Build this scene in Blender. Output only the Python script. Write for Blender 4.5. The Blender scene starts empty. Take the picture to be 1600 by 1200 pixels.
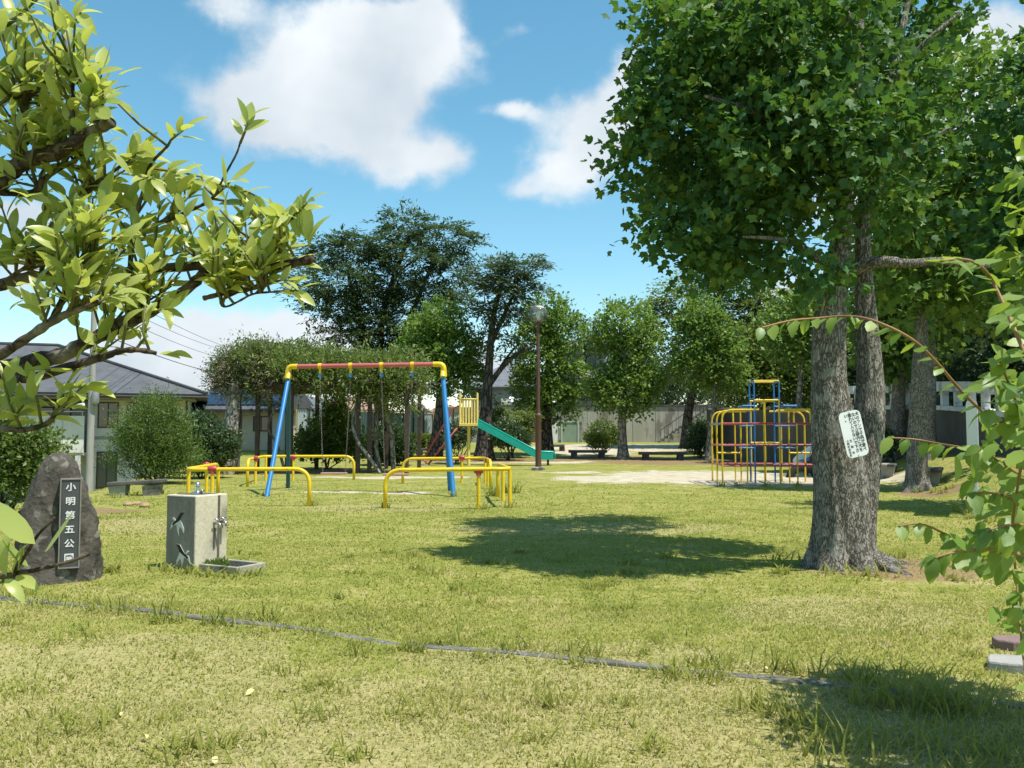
import bpy, math, random
import numpy as np
from mathutils import Vector, Matrix
R = math.radians
SC = bpy.context.scene
COL = SC.collection
rnd = random.Random(7)

# ------------------------------------------------------------------ camera, sky, sun, exposure
EYE = 1.35; F = 1350.0; PITCH = math.atan(79.0/1350.0)
cam = bpy.data.cameras.new('camera'); camo = bpy.data.objects.new('camera', cam); COL.objects.link(camo)
cam.sensor_width = 36.0; cam.lens = F/1600*36; cam.clip_start = 0.05; cam.clip_end = 3000
camo.location = (0, 0, EYE); camo.rotation_euler = (math.pi/2+PITCH, 0, 0)
SC.camera = camo
SUN_EL, SUN_AZ = R(66), R(60)           # azimuth measured from behind the camera towards the right
sdir = Vector((math.sin(SUN_AZ)*math.cos(SUN_EL), -math.cos(SUN_AZ)*math.cos(SUN_EL), math.sin(SUN_EL)))
sun = bpy.data.lights.new('sun', 'SUN'); suno = bpy.data.objects.new('sun', sun); COL.objects.link(suno)
sun.energy = 4.6; sun.angle = R(0.55); sun.color = (1.0, 0.95, 0.86)
suno.rotation_euler = sdir.to_track_quat('Z', 'Y').to_euler()
suno.location = (20, -20, 60)
SC.view_settings.view_transform = 'Standard'; SC.view_settings.look = 'None'
SC.view_settings.exposure = 0.6; SC.view_settings.gamma = 1.0
SC.view_settings.use_curve_mapping = False
SC.render.film_transparent = False
SC.cycles.max_bounces = 8; SC.cycles.transparent_max_bounces = 12
SC.cycles.diffuse_bounces = 4

def ray(px, py):
    cx = (px-800)/F; cy = (600-py)/F
    c, s = math.cos(PITCH), math.sin(PITCH)
    return (cx, c-cy*s, s+cy*c)
def at(px, py, Y):                       # point at depth Y seen at photo pixel (px, py)
    d = ray(px, py); k = Y/d[1]
    return (d[0]*k, Y, EYE+d[2]*k)

world = bpy.data.worlds.new('World'); SC.world = world; world.use_nodes = True
def build_world():
    nt = world.node_tree; nt.nodes.clear(); N = nt.nodes.new; L = nt.links.new
    out = N('ShaderNodeOutputWorld')
    sky = N('ShaderNodeTexSky'); sky.sky_type = 'NISHITA'; sky.sun_disc = False
    sky.sun_elevation = SUN_EL; sky.sun_rotation = math.atan2(sdir.x, sdir.y)
    sky.altitude = 0; sky.air_density = 1.0; sky.dust_density = 0.25; sky.ozone_density = 1.0
    hs = N('ShaderNodeHueSaturation'); hs.inputs['Hue'].default_value = 0.473; hs.inputs['Saturation'].default_value = 1.20
    hs.inputs['Value'].default_value = 1.10
    L(sky.outputs[0], hs.inputs['Color'])
    bg = N('ShaderNodeBackground'); bg.inputs[1].default_value = 0.112
    L(hs.outputs[0], bg.inputs[0])
    geo = N('ShaderNodeNewGeometry')
    tc = N('ShaderNodeTexCoord')
    sep = N('ShaderNodeSeparateXYZ'); L(tc.outputs['Generated'], sep.inputs[0])
    def M(op, a, b=None, c=None, clamp=False):
        n = N('ShaderNodeMath'); n.operation = op; n.use_clamp = clamp
        for i, v in enumerate((a, b, c)):
            if v is None: continue
            if isinstance(v, (int, float)): n.inputs[i].default_value = v
            else: L(v, n.inputs[i])
        return n.outputs[0]
    X, Y, Z = sep.outputs
    yy = M('MAXIMUM', Y, 0.05)
    u = M('DIVIDE', X, yy); v = M('DIVIDE', Z, yy)
    # warp the lookup so that the cloud edges billow
    comb = N('ShaderNodeCombineXYZ'); L(u, comb.inputs[0]); L(v, comb.inputs[1])
    wn = N('ShaderNodeTexNoise'); wn.inputs['Scale'].default_value = 7; wn.inputs['Detail'].default_value = 7; wn.inputs['Roughness'].default_value = 0.58
    L(comb.outputs[0], wn.inputs['Vector'])
    ws = N('ShaderNodeSeparateColor'); L(wn.outputs['Color'], ws.inputs[0])
    u2 = M('MULTIPLY_ADD', M('SUBTRACT', ws.outputs[0], 0.5), 0.13, u)
    v2 = M('MULTIPLY_ADD', M('SUBTRACT', ws.outputs[1], 0.5), 0.11, v)
    blobs = [(480,120,112,64,1.2),(565,60,120,70,1.2),(395,150,80,40,.95),(425,205,52,34,.85),(510,195,84,44,1.0),(650,35,62,55,1.0),(350,5,50,26,.9),(580,150,80,50,1),
             (658,255,60,36,1.15),(600,205,40,24,.6),(806,174,46,22,.95),(880,264,60,44,1.05),(935,195,56,56,1.25),(985,125,46,46,1.2),(815,300,36,20,.5),
             (1565,60,60,46,1.2),(1490,180,120,100,1.2),(1240,470,90,40,1.0),(1330,330,80,60,.9),
             (330,568,120,46,1.7),(440,528,84,34,1.4),(400,565,90,34,1.2),(235,530,64,34,1.3),(505,565,60,44,1.2),(25,400,46,56,1.1),(745,560,32,34,1.0),(20,330,40,20,.7),
             (890,390,60,14,.28),(810,52,30,12,.3),(60,585,80,24,.8)]
    D = None
    for (px, py, rx, ry, w) in blobs:
        d = ray(px, py); a, b = d[0]/d[1], d[2]/d[1]
        eu = M('MULTIPLY', M('SUBTRACT', u2, a), F/rx/1.15); ev = M('MULTIPLY', M('SUBTRACT', v2, b), F/ry/1.15)
        q = M('ADD', M('MULTIPLY', eu, eu), M('MULTIPLY', ev, ev))
        g = M('MULTIPLY', M('POWER', 2.718, M('MULTIPLY', q, -1.0)), w)
        D = g if D is None else M('ADD', D, g)
    # the rest of the sky: scattered fair-weather clouds
    n2 = N('ShaderNodeTexNoise'); n2.inputs['Scale'].default_value = 2.6; n2.inputs['Detail'].default_value = 7; n2.inputs['Roughness'].default_value = 0.55
    L(tc.outputs['Generated'], n2.inputs['Vector'])
    gen = M('MULTIPLY', M('SUBTRACT', n2.outputs[0], 0.5), 5.0)
    inview = M('MULTIPLY', M('MULTIPLY', M('LESS_THAN', M('ABSOLUTE', u), 0.72), M('LESS_THAN', v, 0.56)), M('GREATER_THAN', Y, 0.05))
    D = M('ADD', D, M('MULTIPLY', gen, M('SUBTRACT', 1.0, inview)))
    fn = N('ShaderNodeTexNoise'); fn.inputs['Scale'].default_value = 16; fn.inputs['Detail'].default_value = 8; fn.inputs['Roughness'].default_value = 0.6
    L(comb.outputs[0], fn.inputs['Vector'])
    Df = M('MULTIPLY_ADD', M('SUBTRACT', fn.outputs[0], 0.5), 0.75, D)
    mr = N('ShaderNodeMapRange'); mr.interpolation_type = 'SMOOTHSTEP'
    mr.inputs['From Min'].default_value = 0.22; mr.inputs['From Max'].default_value = 1.0
    L(Df, mr.inputs['Value'])
    # soft grey bellies where the cloud is thick
    cr = N('ShaderNodeValToRGB'); cr.color_ramp.elements[0].position = 0.35; cr.color_ramp.elements[1].position = 0.72
    cr.color_ramp.elements[0].color = (0.53, 0.60, 0.67, 1); cr.color_ramp.elements[1].color = (0.84, 0.88, 0.90, 1)
    sn = N('ShaderNodeTexNoise'); sn.inputs['Scale'].default_value = 5; sn.inputs['Detail'].default_value = 5
    mp = N('ShaderNodeMapping'); mp.inputs['Location'].default_value = (3.1, 0.4, 0); L(comb.outputs[0], mp.inputs[0]); L(mp.outputs[0], sn.inputs['Vector'])
    L(sn.outputs[0], cr.inputs[0])
    cb = N('ShaderNodeBackground'); cb.inputs[1].default_value = 0.78; L(cr.outputs[0], cb.inputs[0])
    mx = N('ShaderNodeMixShader'); L(M('MULTIPLY', mr.outputs[0], 0.96), mx.inputs[0]); L(bg.outputs[0], mx.inputs[1]); L(cb.outputs[0], mx.inputs[2])
    L(mx.outputs[0], out.inputs[0])
build_world()

# ------------------------------------------------------------------ materials
MATS = {}
def new_mat(name):
    m = bpy.data.materials.new(name); m.use_nodes = True
    nt = m.node_tree; nt.nodes.clear()
    return m, nt, nt.nodes.new, nt.links.new
def pm(name, c1, c2=None, scale=6, rough=0.7, bump=0.0, bscale=None, detail=6, metallic=0.0, stretch=(1, 1, 1), lo=0.35, hi=0.65, spec=0.3, c3=None, s3=30, t3=.56):
    """principled material with a noise mix of two or three real colours and a noise bump"""
    if name in MATS: return MATS[name]
    m, nt, N, L = new_mat(name)
    out = N('ShaderNodeOutputMaterial'); b = N('ShaderNodeBsdfPrincipled'); L(b.outputs[0], out.inputs[0])
    b.inputs['Roughness'].default_value = rough; b.inputs['Metallic'].default_value = metallic; b.inputs['Specular IOR Level'].default_value = spec
    tc = N('ShaderNodeTexCoord'); mp = N('ShaderNodeMapping'); L(tc.outputs['Object'], mp.inputs[0]); mp.inputs['Scale'].default_value = stretch
    c2 = c2 or tuple(min(1, x*0.8) for x in c1)
    n = N('ShaderNodeTexNoise'); n.inputs['Scale'].default_value = scale; n.inputs['Detail'].default_value = detail; n.inputs['Roughness'].default_value = 0.6
    L(mp.outputs[0], n.inputs['Vector'])
    r = N('ShaderNodeValToRGB'); r.color_ramp.elements[0].position = lo; r.color_ramp.elements[1].position = hi
    r.color_ramp.elements[0].color = (*c1, 1); r.color_ramp.elements[1].color = (*c2, 1); L(n.outputs[0], r.inputs[0])
    col = r.outputs[0]
    if c3:
        n3 = N('ShaderNodeTexNoise'); n3.inputs['Scale'].default_value = s3; n3.inputs['Detail'].default_value = 5; L(mp.outputs[0], n3.inputs['Vector'])
        r3 = N('ShaderNodeValToRGB'); r3.color_ramp.elements[0].position = t3; r3.color_ramp.elements[1].position = t3+.08; L(n3.outputs[0], r3.inputs[0])
        mx = N('ShaderNodeMix'); mx.data_type = 'RGBA'; L(r3.outputs[0], mx.inputs[0]); L(col, mx.inputs[6]); mx.inputs[7].default_value = (*c3, 1); col = mx.outputs[2]
    L(col, b.inputs['Base Color'])
    if bump:
        bn = N('ShaderNodeTexNoise'); bn.inputs['Scale'].default_value = bscale or scale*4; bn.inputs['Detail'].default_value = 8; L(mp.outputs[0], bn.inputs['Vector'])
        bp = N('ShaderNodeBump'); bp.inputs['Strength'].default_value = bump; bp.inputs['Distance'].default_value = 0.02
        L(bn.outputs[0], bp.inputs['Height']); L(bp.outputs[0], b.inputs['Normal'])
    MATS[name] = m; return m
def paint(name, c, wear=(0.25, 0.18, 0.1), rough=0.38):
    return pm(name, c, tuple(x*0.86 for x in c), scale=5, rough=rough, bump=0.05, bscale=60, spec=0.5, c3=wear if wear else None, s3=9, t3=.64)
def leaf_mat(name, c1, c2, trans=(0.30, 0.42, 0.05), tfac=0.38, rough=0.45, spec=0.35, c3=None, veins=0):
    m, nt, N, L = new_mat(name)
    out = N('ShaderNodeOutputMaterial'); b = N('ShaderNodeBsdfPrincipled'); t = N('ShaderNodeBsdfTranslucent'); mix = N('ShaderNodeMixShader')
    a = N('ShaderNodeAttribute'); a.attribute_name = 'tint'
    oi = N('ShaderNodeObjectInfo'); ad = N('ShaderNodeMath'); ad.operation = 'ADD'; ad.use_clamp = True
    ml = N('ShaderNodeMath'); ml.operation = 'MULTIPLY_ADD'; L(oi.outputs['Random'], ml.inputs[0]); ml.inputs[1].default_value = 0.5; ml.inputs[2].default_value = -0.25
    L(a.outputs['Fac'], ad.inputs[0]); L(ml.outputs[0], ad.inputs[1])
    r = N('ShaderNodeValToRGB'); r.color_ramp.elements[0].color = (*c1, 1); r.color_ramp.elements[1].color = (*c2, 1)
    if c3:
        r.color_ramp.elements[1].position = 0.86; e = r.color_ramp.elements.new(0.97); e.color = (*c3, 1)
    L(ad.outputs[0], r.inputs[0]); L(r.outputs[0], b.inputs['Base Color'])
    b.inputs['Roughness'].default_value = rough; b.inputs['Specular IOR Level'].default_value = spec
    tm = N('ShaderNodeMix'); tm.data_type = 'RGBA'; tm.inputs[0].default_value = 0.6; L(r.outputs[0], tm.inputs[6]); tm.inputs[7].default_value = (*trans, 1)
    L(tm.outputs[2], t.inputs[0]); mix.inputs[0].default_value = tfac
    L(b.outputs[0], mix.inputs[1]); L(t.outputs[0], mix.inputs[2]); L(mix.outputs[0], out.inputs[0])
    if veins:                                # side veins slanting off the midrib, as relief
        tc = N('ShaderNodeTexCoord'); sp = N('ShaderNodeSeparateXYZ'); L(tc.outputs['Object'], sp.inputs[0])
        ab = N('ShaderNodeMath'); ab.operation = 'ABSOLUTE'; L(sp.outputs[1], ab.inputs[0])
        sb = N('ShaderNodeMath'); sb.operation = 'MULTIPLY_ADD'; L(ab.outputs[0], sb.inputs[0]); sb.inputs[1].default_value = -.9; L(sp.outputs[0], sb.inputs[2])
        ml2 = N('ShaderNodeMath'); ml2.operation = 'MULTIPLY'; ml2.inputs[1].default_value = veins*6.283; L(sb.outputs[0], ml2.inputs[0])
        sn = N('ShaderNodeMath'); sn.operation = 'SINE'; L(ml2.outputs[0], sn.inputs[0])
        bp = N('ShaderNodeBump'); bp.inputs['Strength'].default_value = .10; bp.inputs['Distance'].default_value = .004; L(sn.outputs[0], bp.inputs['Height'])
        L(bp.outputs[0], b.inputs['Normal']); L(bp.outputs[0], t.inputs['Normal'])
    MATS[name] = m; return m
def bark_mat(name, dark, light, lich=None, vs=9, stretch=(1, 1, 0.22), bump=0.9, dist=0.03):
    m, nt, N, L = new_mat(name)
    out = N('ShaderNodeOutputMaterial'); b = N('ShaderNodeBsdfPrincipled'); L(b.outputs[0], out.inputs[0]); b.inputs['Roughness'].default_value = 0.9; b.inputs['Specular IOR Level'].default_value = 0.15
    tc = N('ShaderNodeTexCoord'); mp = N('ShaderNodeMapping'); mp.inputs['Scale'].default_value = stretch; L(tc.outputs['Object'], mp.inputs[0])
    nz = N('ShaderNodeTexNoise'); nz.inputs['Scale'].default_value = vs*0.9; nz.inputs['Detail'].default_value = 6; L(mp.outputs[0], nz.inputs['Vector'])
    vm = N('ShaderNodeVectorMath'); vm.operation = 'MULTIPLY_ADD'; L(nz.outputs['Color'], vm.inputs[0]); vm.inputs[1].default_value = (0.12,)*3; L(mp.outputs[0], vm.inputs[2])
    vo = N('ShaderNodeTexVoronoi'); vo.feature = 'DISTANCE_TO_EDGE'; vo.inputs['Scale'].default_value = vs; L(vm.outputs[0], vo.inputs['Vector'])
    n2 = N('ShaderNodeTexNoise'); n2.inputs['Scale'].default_value = vs*5; n2.inputs['Detail'].default_value = 8; n2.inputs['Roughness'].default_value = 0.7; L(mp.outputs[0], n2.inputs['Vector'])
    mr = N('ShaderNodeMapRange'); mr.inputs['From Max'].default_value = 0.22; L(vo.outputs['Distance'], mr.inputs['Value'])
    mu = N('ShaderNodeMath'); mu.operation = 'MULTIPLY'; L(mr.outputs[0], mu.inputs[0]); L(n2.outputs[0], mu.inputs[1])
    r = N('ShaderNodeValToRGB'); r.color_ramp.elements[0].position = 0.08; r.color_ramp.elements[1].position = 0.62
    r.color_ramp.elements[0].color = (*dark, 1); r.color_ramp.elements[1].color = (*light, 1); L(mu.outputs[0], r.inputs[0])
    col = r.outputs[0]
    if lich:
        n3 = N('ShaderNodeTexNoise'); n3.inputs['Scale'].default_value = 7; n3.inputs['Detail'].default_value = 8; L(tc.outputs['Object'], n3.inputs['Vector'])
        r3 = N('ShaderNodeValToRGB'); r3.color_ramp.elements[0].position = 0.54; r3.color_ramp.elements[1].position = 0.66; L(n3.outputs[0], r3.inputs[0])
        m3 = N('ShaderNodeMath'); m3.operation = 'MULTIPLY'; L(r3.outputs[0], m3.inputs[0]); L(n2.outputs[0], m3.inputs[1])
        mx = N('ShaderNodeMix'); mx.data_type = 'RGBA'; L(m3.outputs[0], mx.inputs[0]); L(col, mx.inputs[6]); mx.inputs[7].default_value = (*lich, 1); col = mx.outputs[2]
    L(col, b.inputs['Base Color'])
    bp = N('ShaderNodeBump'); bp.inputs['Strength'].default_value = bump; bp.inputs['Distance'].default_value = dist
    L(mu.outputs[0], bp.inputs['Height']); L(bp.outputs[0], b.inputs['Normal'])
    MATS[name] = m; return m

# ------------------------------------------------------------------ mesh building
def empty(name, loc, label=None, cat=None, group=None, rz=0):
    o = bpy.data.objects.new(name, None); COL.objects.link(o); o.location = loc; o.rotation_euler = (0, 0, rz); o.empty_display_size = 0.2
    tag(o, label, cat, group); return o
def tag(o, label=None, cat=None, group=None, kind=None):
    if label: o['label'] = label
    if cat: o['category'] = cat
    if group: o['group'] = group
    if kind: o['kind'] = kind
    return o
def copy_tree(o, parent=None):
    c = o.copy(); COL.objects.link(c); c.parent = parent
    for ch in list(o.children): copy_tree(ch, c)
    return c
def mesh_obj(name, me, mat, parent=None, smooth=False):
    o = bpy.data.objects.new(name, me); COL.objects.link(o)
    if mat is not None and not me.materials: me.materials.append(mat)
    if parent is not None: o.parent = parent
    if smooth and len(me.polygons): me.polygons.foreach_set('use_smooth', [True]*len(me.polygons))
    return o

class MB:
    def __init__(s): s.v = []; s.f = []
    def add(s, vs, fs):
        n = len(s.v); s.v.extend(tuple(map(float, p)) for p in vs); s.f.extend(tuple(i+n for i in f) for f in fs); return s
    def box(s, x0, x1, y0, y1, z0, z1, rz=0, piv=None):
        vs = [(x, y, z) for z in (z0, z1) for x, y in ((x0, y0), (x1, y0), (x1, y1), (x0, y1))]
        if rz:
            cx, cy = piv or ((x0+x1)/2, (y0+y1)/2); c, q = math.cos(rz), math.sin(rz)
            vs = [(cx+(x-cx)*c-(y-cy)*q, cy+(x-cx)*q+(y-cy)*c, z) for x, y, z in vs]
        return s.add(vs, [(3, 2, 1, 0), (4, 5, 6, 7), (0, 1, 5, 4), (1, 2, 6, 5), (2, 3, 7, 6), (3, 0, 4, 7)])
    def hexa(s, lo, hi):                     # two quads, bottom and top, same order (counter-clockwise from above)
        return s.add(list(lo)+list(hi), [(3, 2, 1, 0), (4, 5, 6, 7), (0, 1, 5, 4), (1, 2, 6, 5), (2, 3, 7, 6), (3, 0, 4, 7)])
    def prism(s, poly, d):                   # planar polygon (3D points, ccw seen from outside) extruded by vector d
        n = len(poly); P = [Vector(p) for p in poly]; Q = [p+Vector(d) for p in P]
        return s.add(P+Q, [tuple(range(n)), tuple(range(2*n-1, n-1, -1))]+[(i, i+n, (i+1) % n+n, (i+1) % n) for i in range(n)])
    def tube(s, pts, rad, seg=10, prof=None, cap=True):
        P = [Vector(p) for p in pts]; n = len(P)
        if isinstance(rad, (int, float)): rad = [rad]*n
        elif len(rad) != n: rad = [float(q) for q in np.interp(np.linspace(0, 1, n), np.linspace(0, 1, len(rad)), rad)]
        T = [(P[min(i+1, n-1)]-P[max(i-1, 0)]).normalized() for i in range(n)]
        ref = Vector((0, 0, 1)) if abs(T[0].z) < 0.9 else Vector((1, 0, 0))
        u = T[0].cross(ref).normalized(); vs = []
        for i in range(n):
            u = (u-T[i]*u.dot(T[i])).normalized(); w = T[i].cross(u)
            for k in range(seg):
                a = 2*math.pi*k/seg; r = rad[i]*(prof(a, P[i].z, i) if prof else 1.0)
                vs.append(P[i]+u*(r*math.cos(a))+w*(r*math.sin(a)))
        fs = [(i*seg+k, i*seg+(k+1) % seg, (i+1)*seg+(k+1) % seg, (i+1)*seg+k) for i in range(n-1) for k in range(seg)]
        if cap: fs += [tuple(range(seg-1, -1, -1)), tuple(range((n-1)*seg, n*seg))]
        return s.add(vs, fs)
    def lathe(s, cx, cy, prof, seg=20):
        vs = [(cx+r*math.cos(2*math.pi*k/seg), cy+r*math.sin(2*math.pi*k/seg), z) for r, z in prof for k in range(seg)]
        n = len(prof)
        fs = [(i*seg+k, i*seg+(k+1) % seg, (i+1)*seg+(k+1) % seg, (i+1)*seg+k) for i in range(n-1) for k in range(seg)]
        fs += [tuple(range(seg-1, -1, -1)), tuple(range((n-1)*seg, n*seg))]
        return s.add(vs, fs)
    def build(s, name, mat, parent=None, org=(0, 0, 0), smooth=False, bevel=0, angle=None, label=None):
        me = bpy.data.meshes.new(name); o3 = Vector(org)
        me.from_pydata([tuple(Vector(p)-o3) for p in s.v], [], s.f); me.update()
        o = mesh_obj(name, me, mat, parent, smooth)
        if parent is None: o.location = org
        if bevel:
            b = o.modifiers.new('bevel', 'BEVEL'); b.width = bevel; b.segments = 2; b.limit_method = 'ANGLE'; b.angle_limit = R(40)
        if smooth and angle:
            try: me.set_sharp_from_angle(angle=R(angle))
            except Exception: pass
        if label: o['label'] = label
        return o
def chaikin(pts, n=2):
    P = [np.array(p, float) for p in pts]
    for _ in range(n):
        Q = [P[0]]
        for a, b in zip(P[:-1], P[1:]): Q += [a*.75+b*.25, a*.25+b*.75]
        P = Q+[P[-1]]
    return P
def rounded(pts, r, n=6):                    # polyline with its corners rounded
    P = [Vector(p) for p in pts]; out = [P[0]]
    for a, b, c in zip(P[:-2], P[1:-1], P[2:]):
        d0 = (a-b).normalized(); d1 = (c-b).normalized(); rr = min(r, (a-b).length*.49, (c-b).length*.49)
        p0, p1 = b+d0*rr, b+d1*rr
        for i in range(n+1):
            t = i/n; out.append(p0*(1-t)**2+b*(2*t*(1-t))+p1*t*t)
    return out+[P[-1]]

# leaf templates: x along the leaf, y across, z up
def fan(out, c):
    n = len(out); return np.array([c]+out, float), [(0, i+1, (i+1) % n+1) for i in range(n)]
T_TINY = (np.array([(0, 0, 0), (.45, .30, .07), (1, 0, -.05), (.45, -.30, .07)], float), [(0, 2, 1), (0, 3, 2)])
T_NARROW = (np.array([(0, 0, 0), (.45, .17, .05), (1, 0, -.06), (.45, -.17, .05)], float), [(0, 2, 1), (0, 3, 2)])
T_TULIP = fan([(0, 0, 0), (.10, .36, .05), (.38, .52, .02), (.56, .30, .06), (1.0, .36, -.06), (.86, 0, 0), (1.0, -.36, -.06), (.56, -.30, .06), (.38, -.52, .02), (.10, -.36, .05)], (.45, 0, -.04))
def long_leaf(seg, wid, fold, arch, serr=0, tip=1.0, flare=0.9):
    vs = []; fs = []
    for i in range(seg+1):
        t = i/seg; w = wid*math.sin(math.pi*t**flare)**0.75*(1-0.12*t)*(1+(serr if i % 2 else -serr)) if 0 < i < seg else 0.004
        x = math.sin(t*arch)/arch if arch else t; z = -(1-math.cos(t*arch))/arch if arch else 0
        vs += [(x, w, z+fold*w), (x, 0, z), (x, -w, z+fold*w)]
    for i in range(seg):
        a = 3*i; fs += [(a, a+1, a+4, a+3), (a+1, a+2, a+5, a+4)]
    return np.array(vs, float), fs
def scatter(name, tmpl, pos, dirv, nrm, size, tint, mat, parent=None, org=(0, 0, 0), smooth=False):
    """one mesh holding many leaves"""
    V, Fc = tmpl; n = len(pos); k = len(V)
    pos = np.asarray(pos, float); d = np.asarray(dirv, float); nr = np.asarray(nrm, float)
    d /= np.linalg.norm(d, axis=1, keepdims=True)+1e-9
    s = np.cross(nr, d); s /= np.linalg.norm(s, axis=1, keepdims=True)+1e-9
    nr = np.cross(d, s)
    sz = np.asarray(size, float).reshape(-1, 1, 1)
    W = pos[:, None, :]+sz*(V[None, :, 0:1]*d[:, None]+V[None, :, 1:2]*s[:, None]+V[None, :, 2:3]*nr[:, None])
    W = W.reshape(-1, 3)-np.asarray(org, float)
    m = len(Fc[0]); fa = np.array([f for f in Fc], np.int32); base = (np.arange(n, dtype=np.int32)*k)[:, None, None]
    idx = (fa[None]+base).reshape(-1)
    me = bpy.data.meshes.new(name); me.vertices.add(len(W)); me.vertices.foreach_set('co', W.ravel().astype(np.float32))
    me.loops.add(len(idx)); me.loops.foreach_set('vertex_index', idx)
    npoly = n*len(Fc); me.polygons.add(npoly); me.polygons.foreach_set('loop_start', np.arange(npoly, dtype=np.int32)*m)
    me.update(calc_edges=True)
    at_ = me.attributes.new('tint', 'FLOAT', 'POINT'); at_.data.foreach_set('value', np.repeat(np.asarray(tint, np.float32), k))
    if smooth: me.polygons.foreach_set('use_smooth', np.ones(npoly, bool))
    return mesh_obj(name, me, mat, parent)
def unit(a): return a/(np.linalg.norm(a, axis=1, keepdims=True)+1e-9)
def crown_leaves(blobs, ns, nl, L, size, rng, mode='puff', shell=0.5, jit=0.6, low=1.0):
    """leaf positions on sprigs that grow out of a set of ellipsoids (centre, radii)"""
    C = np.array([b[0] for b in blobs], float); Rr = np.array([b[1] for b in blobs], float)
    w = np.prod(Rr, axis=1)**(2/3); w /= w.sum()
    bi = rng.choice(len(blobs), ns, p=w); off = unit(rng.normal(size=(ns, 3)))
    rr = shell+(1-shell)*rng.random(ns)**0.7
    p = C[bi]+off*rr[:, None]*Rr[bi]
    up = np.array([0, 0, 1.0])
    if mode == 'puff': d = unit(off*0.9+up*0.55+rng.normal(size=(ns, 3))*0.35)
    elif mode == 'flat': d = unit(off*np.array([1, 1, .25])+rng.normal(size=(ns, 3))*np.array([.4, .4, .12])-up*0.06)
    elif mode == 'upright': d = unit(off*0.5+up*1.0+rng.normal(size=(ns, 3))*0.3)
    else: d = unit(off*0.8-up*0.35+rng.normal(size=(ns, 3))*0.4)
    Ls = L*(0.6+0.8*rng.random(ns))
    t = rng.random((ns, nl)); t = 0.05+0.95*t
    pos = p[:, None]+d[:, None]*(Ls[:, None]*t)[..., None]
    if mode == 'flat': jv = np.array([1, 1, .3])
    else: jv = np.ones(3)
    pos = pos+rng.normal(size=(ns, nl, 3))*(size*jit)*jv
    if mode == 'flat': pos[..., 2] -= (t*t)*Ls[:, None]*0.18
    ld = d[:, None]*0.7+rng.normal(size=(ns, nl, 3))*(0.6 if mode != 'flat' else 0.5)*jv
    nn = rng.normal(size=(ns, nl, 3))*0.55+up*0.8
    if mode == 'flat': nn = rng.normal(size=(ns, nl, 3))*0.3+up
    tint = np.clip(0.45+rng.normal(size=(ns, 1))*0.2+rng.normal(size=(ns, nl))*0.18, 0, 1)
    n = ns*nl
    return pos.reshape(n, 3), ld.reshape(n, 3), nn.reshape(n, 3), size*(0.7+0.6*rng.random(n)), tint.reshape(n)
def sm(a, b, x):
    t = np.clip((np.asarray(x, float)-a)/(b-a), 0, 1); return t*t*(3-2*t)

# ------------------------------------------------------------------ terrain
RIGHT_WALL = [(9.9, 44.0, 2.62), (13.1, 36.0, 2.40), (13.75, 31.0, 2.25), (13.85, 27.0, 2.12), (13.6, 23.0, 1.75), (12.9, 19.5, 1.38), (11.9, 16.5, 1.1)]
def zt(x, y):
    x = np.asarray(x, float); y = np.asarray(y, float)
    rise = 0.8*sm(33, 64, y)
    xe = -9.6-np.maximum(0, y-20)*0.25
    drop = -2.3*sm(0, 4.5, xe-x)*sm(6, 10, y+3)
    xb = 7.9+np.clip(y-14, -4, 40)*0.21
    bank = 0.75*sm(0, 3.2, x-xb)*sm(8, 12, y)*(1-sm(34, 44, y))
    bump = 0.018*np.sin(x*1.7+np.sin(y*.9))*np.sin(y*1.3+x*.5)+0.010*np.sin(x*4.1+1.3)*np.sin(y*3.7+x)
    mound = 0.05*np.exp(-((x-3.45)**2+(y-8.65)**2)/0.7)
    return rise*(1-sm(0, 4.5, xe-x))+drop+bank+bump*(1-sm(30, 60, y))+mound
def Z(x, y): return float(zt(x, y))
def on(x, y, dz=0): return (x, y, Z(x, y)+dz)
def gp(px, py):                              # point of the ground seen at a photo pixel
    d = ray(px, py); t = 2.0
    while t < 400:
        x, y, z = d[0]*t, d[1]*t, EYE+d[2]*t
        if z <= Z(x, y): return (x, y, Z(x, y))
        t *= 1.002
    return (x, y, z)

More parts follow.
